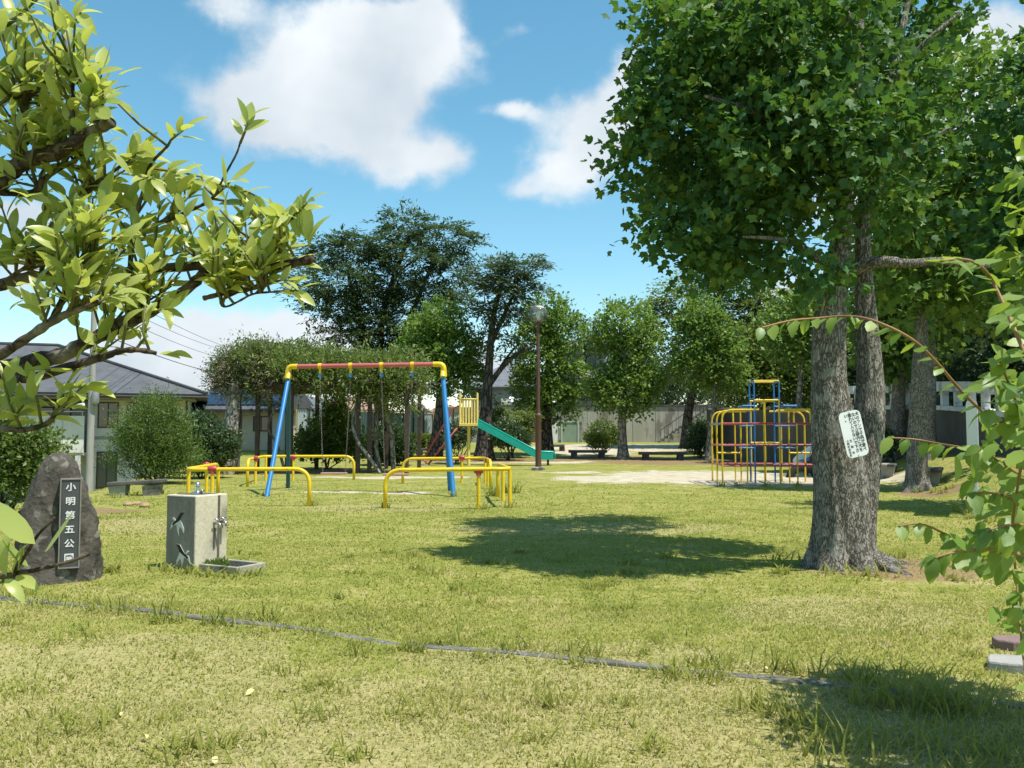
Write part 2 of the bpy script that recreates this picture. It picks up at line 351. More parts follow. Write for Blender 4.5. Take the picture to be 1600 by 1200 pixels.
def ground_material():
    m, nt, N, L = new_mat('lawn_ground')
    out = N('ShaderNodeOutputMaterial'); b = N('ShaderNodeBsdfPrincipled'); L(b.outputs[0], out.inputs[0]); b.inputs['Roughness'].default_value = 0.95; b.inputs['Specular IOR Level'].default_value = 0.1
    tc = N('ShaderNodeTexCoord'); sep = N('ShaderNodeSeparateXYZ'); L(tc.outputs['Object'], sep.inputs[0])
    def M(op, a, b_=None, c=None, clamp=False):
        n = N('ShaderNodeMath'); n.operation = op; n.use_clamp = clamp
        for i, v in enumerate((a, b_, c)):
            if v is None: continue
            if isinstance(v, (int, float)): n.inputs[i].default_value = v
            else: L(v, n.inputs[i])
        return n.outputs[0]
    def noise(s, d=6, r=0.6):
        n = N('ShaderNodeTexNoise'); n.inputs['Scale'].default_value = s; n.inputs['Detail'].default_value = d; n.inputs['Roughness'].default_value = r; L(tc.outputs['Object'], n.inputs['Vector']); return n.outputs[0]
    def ramp(v, stops):
        r = N('ShaderNodeValToRGB'); e = r.color_ramp.elements
        e[0].position, e[0].color = stops[0][0], (*stops[0][1], 1); e[1].position, e[1].color = stops[-1][0], (*stops[-1][1], 1)
        for p, c in stops[1:-1]: q = e.new(p); q.color = (*c, 1)
        L(v, r.inputs[0]); return r.outputs[0]
    def mixc(f, a, b_):
        mx = N('ShaderNodeMix'); mx.data_type = 'RGBA'; L(f, mx.inputs[0])
        for i, v in ((6, a), (7, b_)):
            if isinstance(v, tuple): mx.inputs[i].default_value = (*v, 1)
            else: L(v, mx.inputs[i])
        return mx.outputs[2]
    nf = noise(38, 8, 0.7); nm = noise(2.2, 6); nl = noise(0.55, 5)
    ng = noise(9, 5)
    mott = M('ADD', M('ADD', M('MULTIPLY', nf, 0.50), M('MULTIPLY_ADD', ng, .5, -.25)), M('ADD', M('MULTIPLY', nm, 0.40), M('MULTIPLY', nl, 0.35)))
    grass = ramp(mott, [(0.44, (0.105, 0.130, 0.024)), (0.57, (0.188, 0.208, 0.040)), (0.69, (0.270, 0.258, 0.074)), (0.80, (0.34, 0.28, 0.14))])
    sandc = ramp(M('ADD', M('MULTIPLY', nf, 0.5), M('MULTIPLY', nm, 0.5)), [(0.38, (0.30, 0.25, 0.16)), (0.52, (0.45, 0.40, 0.30)), (0.66, (0.56, 0.51, 0.41))])
    soilc = ramp(nf, [(0.35, (0.12, 0.085, 0.045)), (0.55, (0.25, 0.18, 0.09)), (0.7, (0.36, 0.28, 0.15))])
    def ell(lst, wob=0.9):
        acc = None
        for cx, cy, rx, ry in lst:
            q = M('SQRT', M('ADD', M('POWER', M('ABSOLUTE', M('DIVIDE', M('SUBTRACT', sep.outputs[0], cx), rx)), 2), M('POWER', M('ABSOLUTE', M('DIVIDE', M('SUBTRACT', sep.outputs[1], cy), ry)), 2)))
            g = M('SUBTRACT', 1.0, q); acc = g if acc is None else M('MAXIMUM', acc, g)
        wv = M('ADD', M('MULTIPLY', M('SUBTRACT', noise(1.3, 7, 0.65), 0.5), wob*1.6), M('MULTIPLY', M('SUBTRACT', nf, 0.5), wob*0.8))
        mr = N('ShaderNodeMapRange'); mr.interpolation_type = 'SMOOTHSTEP'; mr.inputs['From Min'].default_value = -0.03; mr.inputs['From Max'].default_value = 0.16
        L(M('ADD', acc, wv), mr.inputs['Value']); return mr.outputs[0]
    strawc = ramp(nf, [(0.36, (0.20, 0.165, 0.075)), (0.5, (0.33, 0.285, 0.14)), (0.66, (0.46, 0.40, 0.22))])
    col = mixc(M('MULTIPLY', ell(STRAWS), 0.58), grass, strawc)
    col = mixc(ell(SANDS), col, sandc)
    col = mixc(ell(SOILS), col, soilc)
    L(col, b.inputs['Base Color'])
    bp = N('ShaderNodeBump'); bp.inputs['Strength'].default_value = 0.4; bp.inputs['Distance'].default_value = 0.02; L(nf, bp.inputs['Height']); L(bp.outputs[0], b.inputs['Normal'])
    return m
SANDS = [(6.3, 27.6, 3.6, 5.2), (3.0, 26.6, 2.0, 2.3), (9.0, 27.0, 3.0, 4.0), (7.0, 53.0, 6.5, 4.5), (4.2, 47.5, 2.6, 3.0), (-4.15, 20.3, 0.75, 0.35), (-2.65, 20.1, 0.8, 0.35), (-3.6, 27.4, 2.6, 0.8), (1.0, 40, 5, 1.4), (2.2, 31, 1.2, .8)]
STRAWS = [(0.9, 4.3, 2.0, .95), (-1.6, 4.4, 1.3, .7), (-2.4, 5.4, 1.2, .6), (.4, 5.4, 1.2, .35), (2.6, 6.6, 1.0, .6), (-.6, 3.6, 2.5, .5), (4.4, 8.6, 1.1, .9), (1.2, 12.6, 2.0, .9), (-5.5, 13, 1.5, 1.2), (-2.5, 16, 1.5, .7)]
SOILS = [(3.75, 8.7, 0.9, 0.75), (-7.4, 15.4, 0.9, 0.8), (-1.5, 41, 6, 1.6), (5.5, 42.5, 4.0, 2.0), (8, 40, 5, 3), (-7.5, 31.5, 4, 2.0), (9.5, 19.5, .9, .8)]
def build_ground():
    xs = np.unique(np.concatenate([np.linspace(-12, 14, 250), np.linspace(-40, 40, 120), np.array([-900, -400, -200, -120, -80, -60, 60, 80, 120, 200, 400, 900])]))
    ys = np.unique(np.concatenate([np.linspace(2.5, 24, 230), np.linspace(-12, 75, 150), np.array([-300, -120, -50, -25, 85, 100, 130, 180, 260, 400, 800, 1500])]))
    Xg, Yg = np.meshgrid(xs, ys); Zg = zt(Xg, Yg)
    V = np.stack([Xg, Yg, Zg], -1).reshape(-1, 3); nx = len(xs); ny = len(ys)
    i = np.arange(nx*(ny-1)).reshape(ny-1, nx)[:, :-1].ravel()
    Fq = np.stack([i, i+1, i+nx+1, i+nx], 1)
    me = bpy.data.meshes.new('lawn'); me.vertices.add(len(V)); me.vertices.foreach_set('co', V.ravel()); me.loops.add(Fq.size); me.loops.foreach_set('vertex_index', Fq.ravel().astype(np.int32))
    me.polygons.add(len(Fq)); me.polygons.foreach_set('loop_start', np.arange(len(Fq), dtype=np.int32)*4); me.update(calc_edges=True)
    o = mesh_obj('lawn', me, ground_material(), None, True); tag(o, 'mown summer lawn of the park with straw-coloured and sandy bare patches', None, None, 'structure')
build_ground()

CONC = pm('concrete', (0.34, 0.33, 0.29), (0.20, 0.195, 0.17), scale=3, rough=0.9, bump=0.35, bscale=40, c3=(0.09, 0.088, 0.075), s3=2.2)
CONC_L = pm('concrete_light', (0.50, 0.49, 0.44), (0.34, 0.33, 0.29), scale=2.2, rough=0.9, bump=0.3, bscale=45, c3=(0.16, 0.155, 0.13), s3=3)
CONC_D = pm('concrete_dark', (0.13, 0.125, 0.115), (0.06, 0.058, 0.052), scale=2.5, rough=0.95, bump=0.4, bscale=30)
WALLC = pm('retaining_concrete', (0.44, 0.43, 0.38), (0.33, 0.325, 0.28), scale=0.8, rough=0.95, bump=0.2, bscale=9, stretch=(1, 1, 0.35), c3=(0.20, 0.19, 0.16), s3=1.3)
WHITE = pm('white_paint', (0.74, 0.75, 0.74), (0.60, 0.61, 0.60), scale=3, rough=0.6, bump=0.05)
IRON = pm('dark_iron', (0.055, 0.05, 0.045), (0.10, 0.08, 0.06), scale=8, rough=0.6)
GLASS = pm('window_glass', (0.035, 0.045, 0.055), (0.06, 0.075, 0.085), scale=0.6, rough=0.08, spec=0.8)
FRAME_D = pm('dark_window_frame', (0.05, 0.045, 0.04), rough=0.5)
FRAME_L = pm('pale_window_frame', (0.55, 0.56, 0.56), rough=0.4)

# edging kerb across the lawn, one stone after another
def build_kerb():
    k = empty('kerb', (0, 0, 0)); tag(k, 'weathered grey concrete edging strip crossing the lawn', None, None, 'structure')
    a = Vector((-9.4, 9.43)); b = Vector((2.75, 4.27)); n = 21; d = (b-a)/n; u = d.normalized(); w = Vector((-u.y, u.x))
    rg = random.Random(3)
    for i in range(n):
        p = a+d*i+w*rg.uniform(-.012, .012); q = p+d-u*0.012; h = 0.013+rg.uniform(-.008, .008)
        lo = []; hi = []
        for s, (e, sd) in enumerate(((p, -1), (q, -1), (q, 1), (p, 1))):
            c = e+w*(0.042*sd); z = Z(c.x, c.y); lo.append((c.x, c.y, z-0.12)); hi.append((c.x, c.y, z+h+rg.uniform(-.006, .006)))
        o = MB().hexa(lo, hi).build('kerb_stone', pm('kerb_concrete', (0.17, 0.165, 0.15), (0.085, 0.082, 0.075), scale=6, rough=0.95, bump=0.6, bscale=50, c3=(0.23, 0.225, 0.20), s3=22), k, bevel=0.012)
build_kerb()

# ------------------------------------------------------------------ buildings
def window(parent, x0, x1, z0, z1, y, fr=0.06, mull=1, fm=None, name='window'):
    fm = fm or FRAME_D
    m = MB(); m.box(x0-fr, x1+fr, y-0.05, y+0.04, z1, z1+fr).box(x0-fr, x1+fr, y-0.07, y+0.04, z0-fr, z0).box(x0-fr, x0, y-0.05, y+0.04, z0, z1).box(x1, x1+fr, y-0.05, y+0.04, z0, z1)
    for i in range(mull):
        c = x0+(x1-x0)*(i+1)/(mull+1); m.box(c-fr*.45, c+fr*.45, y-0.045, y+0.03, z0, z1)
    w = m.build(name, fm, parent)
    n = mull+1
    for i in range(n):
        a = x0+(x1-x0)*i/n+(fr*.45 if i else 0); b_ = x0+(x1-x0)*(i+1)/n-(fr*.45 if i < n-1 else 0)
        MB().box(a, b_, y-0.018, y+0.02, z0, z1).build('pane', GLASS, w)
    return w
def hip_roof(m, x0, x1, y0, y1, ze, xr0, xr1, yr, zr, th=0.16):
    A = [(x0, y0, ze), (x1, y0, ze), (x1, y1, ze), (x0, y1, ze)]; B = [(xr0, yr, zr), (xr1, yr, zr)]
    lo = [(x, y, z-th) for x, y, z in A]
    return m.add(A+B+lo, [(0, 1, 5, 4), (1, 2, 5), (2, 3, 4, 5), (3, 0, 4), (7, 6, 9, 8)][:4]+[(9, 8, 7, 6)]+[(6, 7, 1, 0), (7, 8, 2, 1), (8, 9, 3, 2), (9, 6, 0, 3)])
def roof_tile_mat(name, c, s=26):
    m, nt, N, L = new_mat(name)
    out = N('ShaderNodeOutputMaterial'); b = N('ShaderNodeBsdfPrincipled'); L(b.outputs[0], out.inputs[0]); b.inputs['Roughness'].default_value = 0.55
    tc = N('ShaderNodeTexCoord'); sp = N('ShaderNodeSeparateXYZ'); L(tc.outputs['Object'], sp.inputs[0])
    w = N('ShaderNodeMath'); w.operation = 'MULTIPLY'; w.inputs[1].default_value = s; L(sp.outputs[2], w.inputs[0])
    f = N('ShaderNodeMath'); f.operation = 'FRACT'; L(w.outputs[0], f.inputs[0])
    n = N('ShaderNodeTexNoise'); n.inputs['Scale'].default_value = 1.5; n.inputs['Detail'].default_value = 7; L(tc.outputs['Object'], n.inputs['Vector'])
    r = N('ShaderNodeValToRGB'); r.color_ramp.elements[0].position = .3; r.color_ramp.elements[1].position = .7
    r.color_ramp.elements[0].color = (*[x*.75 for x in c], 1); r.color_ramp.elements[1].color = (*[x*1.2 for x in c], 1); L(n.outputs[0], r.inputs[0])
    L(r.outputs[0], b.inputs['Base Color'])
    bp = N('ShaderNodeBump'); bp.inputs['Strength'].default_value = 1; bp.inputs['Distance'].default_value = 0.05; L(f.outputs[0], bp.inputs['Height']); L(bp.outputs[0], b.inputs['Normal'])
    return m
TILE_G = roof_tile_mat('grey_roof_tiles', (0.085, 0.09, 0.10), 9)
TILE_B = roof_tile_mat('brown_roof_tiles', (0.30, 0.19, 0.12), 7)
TILE_S = roof_tile_mat('slate_roof_tiles', (0.13, 0.14, 0.16), 8)
RENDER = pm('house_render', (0.58, 0.58, 0.56), (0.50, 0.50, 0.48), scale=1.2, rough=0.9, bump=0.15, bscale=30)
RENDER_B = pm('beige_render', (0.52, 0.48, 0.40), (0.43, 0.40, 0.33), scale=1.0, rough=0.9)
RENDER_W = pm('white_render', (0.68, 0.68, 0.66), (0.58, 0.58, 0.56), scale=1.0, rough=0.9)
RENDER_G = pm('grey_render', (0.30, 0.31, 0.31), (0.24, 0.25, 0.25), scale=1.0, rough=0.9)

def house_west():
    g = empty('house', (0, 0, 0), 'large grey two-storey house with a dark hipped roof behind the utility pole', 'house')
    MB().box(-31, -21.42, 48.2, 55, -2.6, 3.12).build('wall', RENDER, g)
    MB().box(-21.4, -16.6, 46, 55, -2.6, 3.12).build('wall', RENDER, g)
    m = MB().box(-25.4, -21.5, 45.0, 45.18, 0.45, 2.28).box(-25.4, -25.22, 45.18, 48.2, 0.45, 2.28).box(-25.4, -21.5, 45.18, 48.2, 0.32, 0.45)
    bal = m.build('balcony', pm('balcony_panel', (0.66, 0.65, 0.60), (0.58, 0.57, 0.53), scale=1.5, rough=0.8), g)
    for i in range(1, 4): MB().box(-25.4+i*.98-.012, -25.4+i*.98+.012, 44.99, 45.0, .45, 2.28).build('panel_joint', RENDER_G, bal)
    MB().tube([(-25.3, 45.1, 2.5), (-21.55, 45.1, 2.5)], .03, 8).tube([(-25.3, 45.1, 2.28), (-25.3, 45.1, 2.5)], .02, 6).tube([(-23.4, 45.1, 2.28), (-23.4, 45.1, 2.5)], .02, 6).tube([(-21.6, 45.1, 2.28), (-21.6, 45.1, 2.5)], .02, 6).build('rail', FRAME_L, bal)
    for x in (-25.2, -21.75): MB().box(x-.12, x+.12, 45.05, 45.3, -2.6, .32).build('pillar', RENDER, g)
    rf = hip_roof(MB(), -33, -15.75, 44.4, 57, 3.42, -29, -23.6, 50.4, 6.25).build('roof', TILE_G, g)
    MB().tube([(-33, 44.34, 3.26), (-15.7, 44.34, 3.26)], .07, 8).build('gutter', FRAME_D, rf)
    MB().tube([(-16.75, 45.94, 3.2), (-16.75, 45.94, -2.3)], .05, 8).build('downpipe', FRAME_D, g)
    MB().tube([(-23.6, 50.4, 6.28), (-15.75, 44.4, 3.46)], .1, 8).tube([(-29, 50.4, 6.28), (-23.6, 50.4, 6.28)], .1, 8).build('ridge_cap', TILE_G, rf)
    MB().box(-32.2, -16.3, 44.6, 48.2, 3.13, 3.2).build('soffit', RENDER_G, g)
    MB().box(-21.4, -16.6, 45.965, 46, 1.1, 1.25).build('belt_course', RENDER_G, g)
    window(g, -20.95, -20.1, 1.75, 2.95, 46.0, mull=1); window(g, -19.6, -19.15, 2.1, 2.95, 46.0, mull=0)
    window(g, -20.95, -20.1, -1.35, .42, 46.0); window(g, -18.6, -17.4, 1.75, 2.95, 46.0)
    window(g, -24.2, -22.6, .7, 2.75, 48.2); window(g, -24.8, -22.6, -2.1, -.2, 48.2)
    MB().box(-19.9, -19.3, 45.75, 45.96, -2.3, -1.6).build('air_conditioner', WHITE, g, bevel=.03)
    th = R(19); px_, py_ = -16.0, 44.5; c, q = math.cos(th), math.sin(th)
    g.rotation_euler.z = th; g.location = (px_-(px_*c-py_*q), py_-(px_*q+py_*c), 0)
    return g
house_west()
def house_solar():
    g = empty('house', (0, 0, 0), 'beige house carrying solar panels on its grey roof, left of the pergola', 'house')
    MB().box(-18.1, -13.2, 50, 57, -2.4, 2.75).build('wall', RENDER_B, g)
    rf = MB()
    rf.add([(-18.9, 49.3, 2.8), (-12.9, 49.3, 2.8), (-12.9, 58, 2.8), (-18.9, 58, 2.8), (-18.9+.7, 53.6, 4.55), (-13.4, 53.6, 4.55),
            (-18.9, 49.3, 2.66), (-12.9, 49.3, 2.66), (-12.9, 58, 2.66), (-18.9, 58, 2.66)], [(0, 1, 5, 4), (1, 2, 5), (2, 3, 4, 5), (3, 0, 4), (9, 8, 7, 6), (6, 7, 1, 0), (7, 8, 2, 1), (8, 9, 3, 2), (9, 6, 0, 3)])
    r = rf.build('roof', TILE_G, g)
    SOL = pm('solar_cells', (0.015, 0.03, 0.06), (0.02, 0.04, 0.075), scale=3, rough=0.4, spec=0.25)
    nrm = Vector((0, -1.75, 4.3)).normalized()
    for i in range(4):
        for j in range(2):
            a = -18.3+i*1.28+j*.25; t0, t1 = .12+j*.42, .50+j*.42
            q = [(a, 49.3+4.3*t0, 2.8+1.75*t0), (a+1.2, 49.3+4.3*t0, 2.8+1.75*t0), (a+1.2, 49.3+4.3*t1, 2.8+1.75*t1), (a, 49.3+4.3*t1, 2.8+1.75*t1)]
            p = [Vector(v)+nrm*.03 for v in q]
            sp = MB().hexa(p, [v+nrm*.05 for v in p]).build('solar_panel', SOL, r)
    window(g, -14.9, -14.1, 1.6, 2.35, 50); window(g, -17.2, -15.9, -.4, 1.2, 50)
    MB().box(-18.9, -12.9, 49.2, 49.3, 2.62, 2.76).build('gutter', FRAME_D, g)
house_solar()
def small_house(label, x0, x1, y0, y1, zb, ze, zr, wallm, roofm, gable=False, wins=()):
    g = empty('house', (0, 0, 0), label, 'house')
    if gable:
        xm = (x0+x1)/2
        MB().prism([(x0, y0, zb), (x1, y0, zb), (x1, y0, ze), (xm, y0, zr-.12), (x0, y0, ze)], (0, y1-y0, 0)).build('wall', wallm, g)
        o = .35; k = (zr-ze)/(xm-x0)
        m = MB()
        for s in (-1, 1):
            e = xm+s*((x1-x0)/2+o); ze2 = ze-k*o
            A = [(xm, y0-o, zr), (xm, y1+o, zr), (e, y1+o, ze2), (e, y0-o, ze2)]
            if s > 0: A = A[::-1]
            m.hexa([(p[0], p[1], p[2]-.1) for p in A], A)
        m.build('roof', roofm, g)
    else:
        MB().box(x0, x1, y0, y1, zb, ze).build('wall', wallm, g)
        d = (y1-y0)/2; hip_roof(MB(), x0-.6, x1+.6, y0-.6, y1+.6, ze+.1, x0+min(d, (x1-x0)*.35), x1-min(d, (x1-x0)*.35), (y0+y1)/2, zr).build('roof', roofm, g)
    for a, b, c, d in wins: window(g, a, b, c, d, y0)
    return g
def X(px, Y): return (px-800)/F*Y
def ZZ(py, Y): return at(800, py, Y)[2]
small_house('white gabled house showing between the swing legs and the pergola posts', X(448, 56), X(486, 56), 56, 62, -1, ZZ(634, 56), ZZ(616, 56), RENDER_W, TILE_S, True, [(X(455, 56), X(460, 56), ZZ(663, 56), ZZ(645, 56)), (X(464, 56), X(468, 56), ZZ(660, 56), ZZ(648, 56))])
small_house('low house with a wide brown tiled roof seen under the pergola', X(480, 74), X(600, 74), 74, 82, -1, ZZ(645, 74), ZZ(620, 78), RENDER_B, TILE_B, False, [(X(520, 74), X(535, 74), ZZ(668, 74), ZZ(652, 74))])
small_house('white gable-ended house with a tan roof left of the slide ladder', X(630, 70), X(662, 70), 70, 78, -1, ZZ(652, 70), ZZ(627, 70), RENDER_W, TILE_B, True, [(X(634, 70), X(640, 70), ZZ(665, 70), ZZ(655, 70))])
small_house('pale bungalow with a long low tan roof behind the green fence', X(663, 80), X(722, 80), 80, 88, -1, ZZ(652, 80), ZZ(633, 84), RENDER_W, TILE_B, False, [(X(690, 80), X(700, 80), ZZ(668, 80), ZZ(656, 80))])
small_house('distant house with a grey roof between the two big houses at left', X(262, 88), X(318, 88), 88, 96, -2.3, ZZ(632, 88), ZZ(619, 92), RENDER_W, TILE_S, False, [(X(280, 88), X(290, 88), ZZ(660, 88), ZZ(645, 88))])

def house_centre():
    g = empty('house', (0, 0, 0), 'grey house with a hipped slate roof and white balcony above the retaining wall', 'house')
    Y = 72; x0, x1 = X(736, Y), X(862, Y)
    MB().box(x0, x1, Y, Y+8, 2.5, ZZ(605, Y)).build('wall', RENDER_G, g)
    hip_roof(MB(), x0-.8, x1+.8, Y-.7, Y+8.7, ZZ(604, Y-.7), X(792, Y+4), X(822, Y+4), Y+4, ZZ(566, Y+4)).build('roof', TILE_S, g)
    MB().box(X(783, Y-1.2), X(845, Y-1.2), Y-1.25, Y-1.1, 2.6, ZZ(623, Y-1.2)).box(X(783, Y), X(783, Y)+.12, Y-1.1, Y-.02, 2.6, ZZ(623, Y-1.2)).build('balcony', RENDER_W, g)
    window(g, X(800, Y), X(818, Y), ZZ(622, Y), ZZ(611, Y), Y, fm=FRAME_L); window(g, X(748, Y), X(762, Y), ZZ(624, Y), ZZ(609, Y), Y); window(g, X(830, Y), X(845, Y), ZZ(622, Y), ZZ(611, Y), Y, fm=FRAME_L)
    window(g, X(800, Y-1.25), X(814, Y-1.25), ZZ(637, Y), ZZ(627, Y), Y-1.25, fm=FRAME_L)
    d = MB().lathe(0, 0, [(.02, 0), (.16, .03), (.27, .09), (.28, .1), (.15, .05), (.02, .03)], 16); 
    o = d.build('satellite_dish', WHITE, g, smooth=True); o.location = (X(799, Y), Y-1.45, ZZ(626, Y)); o.rotation_euler = (R(65), 0, R(30))
house_centre()
def house_upper():
    g = empty('house', (0, 0, 0), 'tall grey house with a beige balcony half hidden by the round-headed trees', 'house')
    Y = 82; x0, x1 = X(880, Y), X(1012, Y); zt_ = ZZ(545, Y)
    MB().box(x0, x1, Y, Y+9, 3.0, zt_).build('wall', RENDER_G, g)
    hip_roof(MB(), x0-.8, x1+.8, Y-.8, Y+9.8, zt_+.1, x0+3, x1-3, Y+4.5, zt_+2.0).build('roof', TILE_S, g)
    MB().box(X(903, Y), X(938, Y), Y-1.3, Y-1.15, ZZ(592, Y), ZZ(578, Y)).box(X(903, Y), X(938, Y), Y-1.15, Y-.02, ZZ(592, Y), ZZ(592, Y)+.15).build('balcony', RENDER_B, g)
    window(g, X(908, Y), X(930, Y), ZZ(576, Y), ZZ(554, Y), Y, mull=2); window(g, X(955, Y), X(975, Y), ZZ(572, Y), ZZ(556, Y), Y); window(g, X(908, Y), X(926, Y), ZZ(625, Y), ZZ(600, Y), Y)
    window(g, X(950, Y), X(966, Y), ZZ(622, Y), ZZ(604, Y), Y)
    MB().prism([(X(943, Y), Y-2.5, ZZ(590, Y)), (X(968, Y), Y-2.5, ZZ(590, Y)), (X(968, Y), Y-2.5, ZZ(556, Y)), (X(958, Y), Y-2.5, ZZ(550, Y)), (X(943, Y), Y-2.5, ZZ(562, Y))], (0, 2.45, 0)).build('bay', RENDER, g)
house_upper()

# terrace behind the retaining wall
def build_terrace():
    m = MB().hexa([(-5, 63.2, -.5), (26, 63.2, -.5), (60, 130, -.5), (-5, 130, -.5)], [(-5, 63.2, 3.35), (26, 63.2, 3.35), (60, 130, 3.6), (-5, 130, 3.6)])
    o = m.build('terrace_ground', pm('gravel_ground', (0.22, 0.20, 0.16), (0.14, 0.15, 0.07), scale=2, rough=0.95)); tag(o, None, None, None, 'structure')
    w = empty('retaining_wall', (0, 0, 0), 'long weathered concrete retaining wall at the back of the park', 'wall')
    xa, xb, n = X(775, 62.8), X(1130, 62.8), 10; st = (xb-xa)/n
    for i in range(n):
        MB().box(xa+i*st+.012, xa+(i+1)*st-.012, 62.7, 63.15, .3, 3.38).build('wall_panel', WALLC, w, bevel=.015)
    MB().box(xa-.05, xb+.05, 62.62, 63.2, 3.382, 3.52).build('coping', CONC_D, w)
    # low yard wall with gates in front of it
    y0 = 61.6; zb = .6
    lw = empty('yard_wall', (0, 0, 0), 'low concrete yard wall with gates and an iron railing on top', 'wall')
    for a, b in ((736, 806), (842, 858), (873.5, 876.5), (904.5, 909)): MB().box(X(a, y0), X(b, y0), y0, y0+.3, zb, ZZ(657, y0)).build('wall_section', CONC if a > 800 else RENDER_G, lw)
    MB().box(X(806, y0)+.02, X(824.5, y0), y0, y0+.3, zb, ZZ(672, y0)).build('wall_section', CONC_L, lw)
    MB().box(X(825, y0), X(841.5, y0), y0+.06, y0+.14, zb+.05, ZZ(661, y0)).build('gate', pm('brown_gate', (.16, .10, .085), (.13, .085, .07), rough=.6), lw, label='brown painted gate')
    gt = MB().box(X(858.3, y0), X(873.2, y0), y0+.06, y0+.14, zb+.05, ZZ(660, y0)).build('gate', WHITE, lw, label='white sheet metal gate')
    MB().box(X(869, y0), X(870.5, y0), y0+.03, y0+.06, ZZ(676, y0), ZZ(671, y0)).build('latch', IRON, gt)
    fr = MB().box(X(876.6, y0), X(904.4, y0), y0-.02, y0+.1, ZZ(660, y0), ZZ(657.5, y0)).box(X(876.6, y0), X(878.6, y0), y0-.02, y0+.1, zb, ZZ(660, y0)).box(X(902.4, y0), X(904.4, y0), y0-.02, y0+.1, zb, ZZ(660, y0)).build('door_frame', pm('pale_green_metal', (.45, .52, .47), (.40, .47, .42), rough=.5), lw)
    GR = pm('sage_door', (.24, .32, .25), (.20, .27, .21), scale=2, rough=.5)
    for a, b in ((878.8, 890.3), (890.7, 902.2)): MB().box(X(a, y0), X(b, y0), y0+.02, y0+.08, zb+.05, ZZ(660.3, y0)).build('door', GR, lw, label='sage green sliding door leaf')
    rl = MB().tube([(X(845, y0), y0+.15, ZZ(641, y0)), (X(905, y0), y0+.15, ZZ(641, y0))], .025, 6).build('rail', IRON, lw)
    bar = None
    for i in range(31):
        xx = X(845, y0)+(X(905, y0)-X(845, y0))*i/30
        if bar is None: bar = MB().tube([(0, 0, 0), (0, 0, ZZ(641, y0)-ZZ(657, y0))], .014, 5).build('railing_bar', IRON, lw); o = bar
        else: o = bar.copy(); COL.objects.link(o)
        o.location = (xx, y0+.15, ZZ(657, y0))
    # stairs up the wall
    s = empty('staircase', (0, 0, 0), 'concrete steps with an iron handrail climbing the retaining wall', 'staircase')
    ys = 61.3; n = 15; x0, x1 = X(1032, ys), X(1118, ys); z0, z1 = .72, 3.4
    for i in range(n):
        a = x0+(x1-x0)*i/n; b = x0+(x1-x0)*(i+1)/n
        MB().box(a+.003, b-.003, ys, 62.68, .3, z0+(z1-z0)*(i+1)/n).build('step', CONC, s)
    h = .95
    MB().tube([(x0, ys+.05, z0+h), (x1, ys+.05, z1+h), (x1+1.5, ys+.05, z1+h)], .035, 6).tube([(x0, ys+.05, z0+.12), (x1, ys+.05, z1+.12)], .022, 6).build('handrail', IRON, s)
    for i in range(n):
        xx = x0+(x1-x0)*i/(n-1)*.995; zz = z0+(z1-z0)*i/(n-1)
        MB().tube([(xx, ys+.05, zz+.05), (xx, ys+.05, zz+h)], .018, 5).build('baluster', IRON, s)
build_terrace()

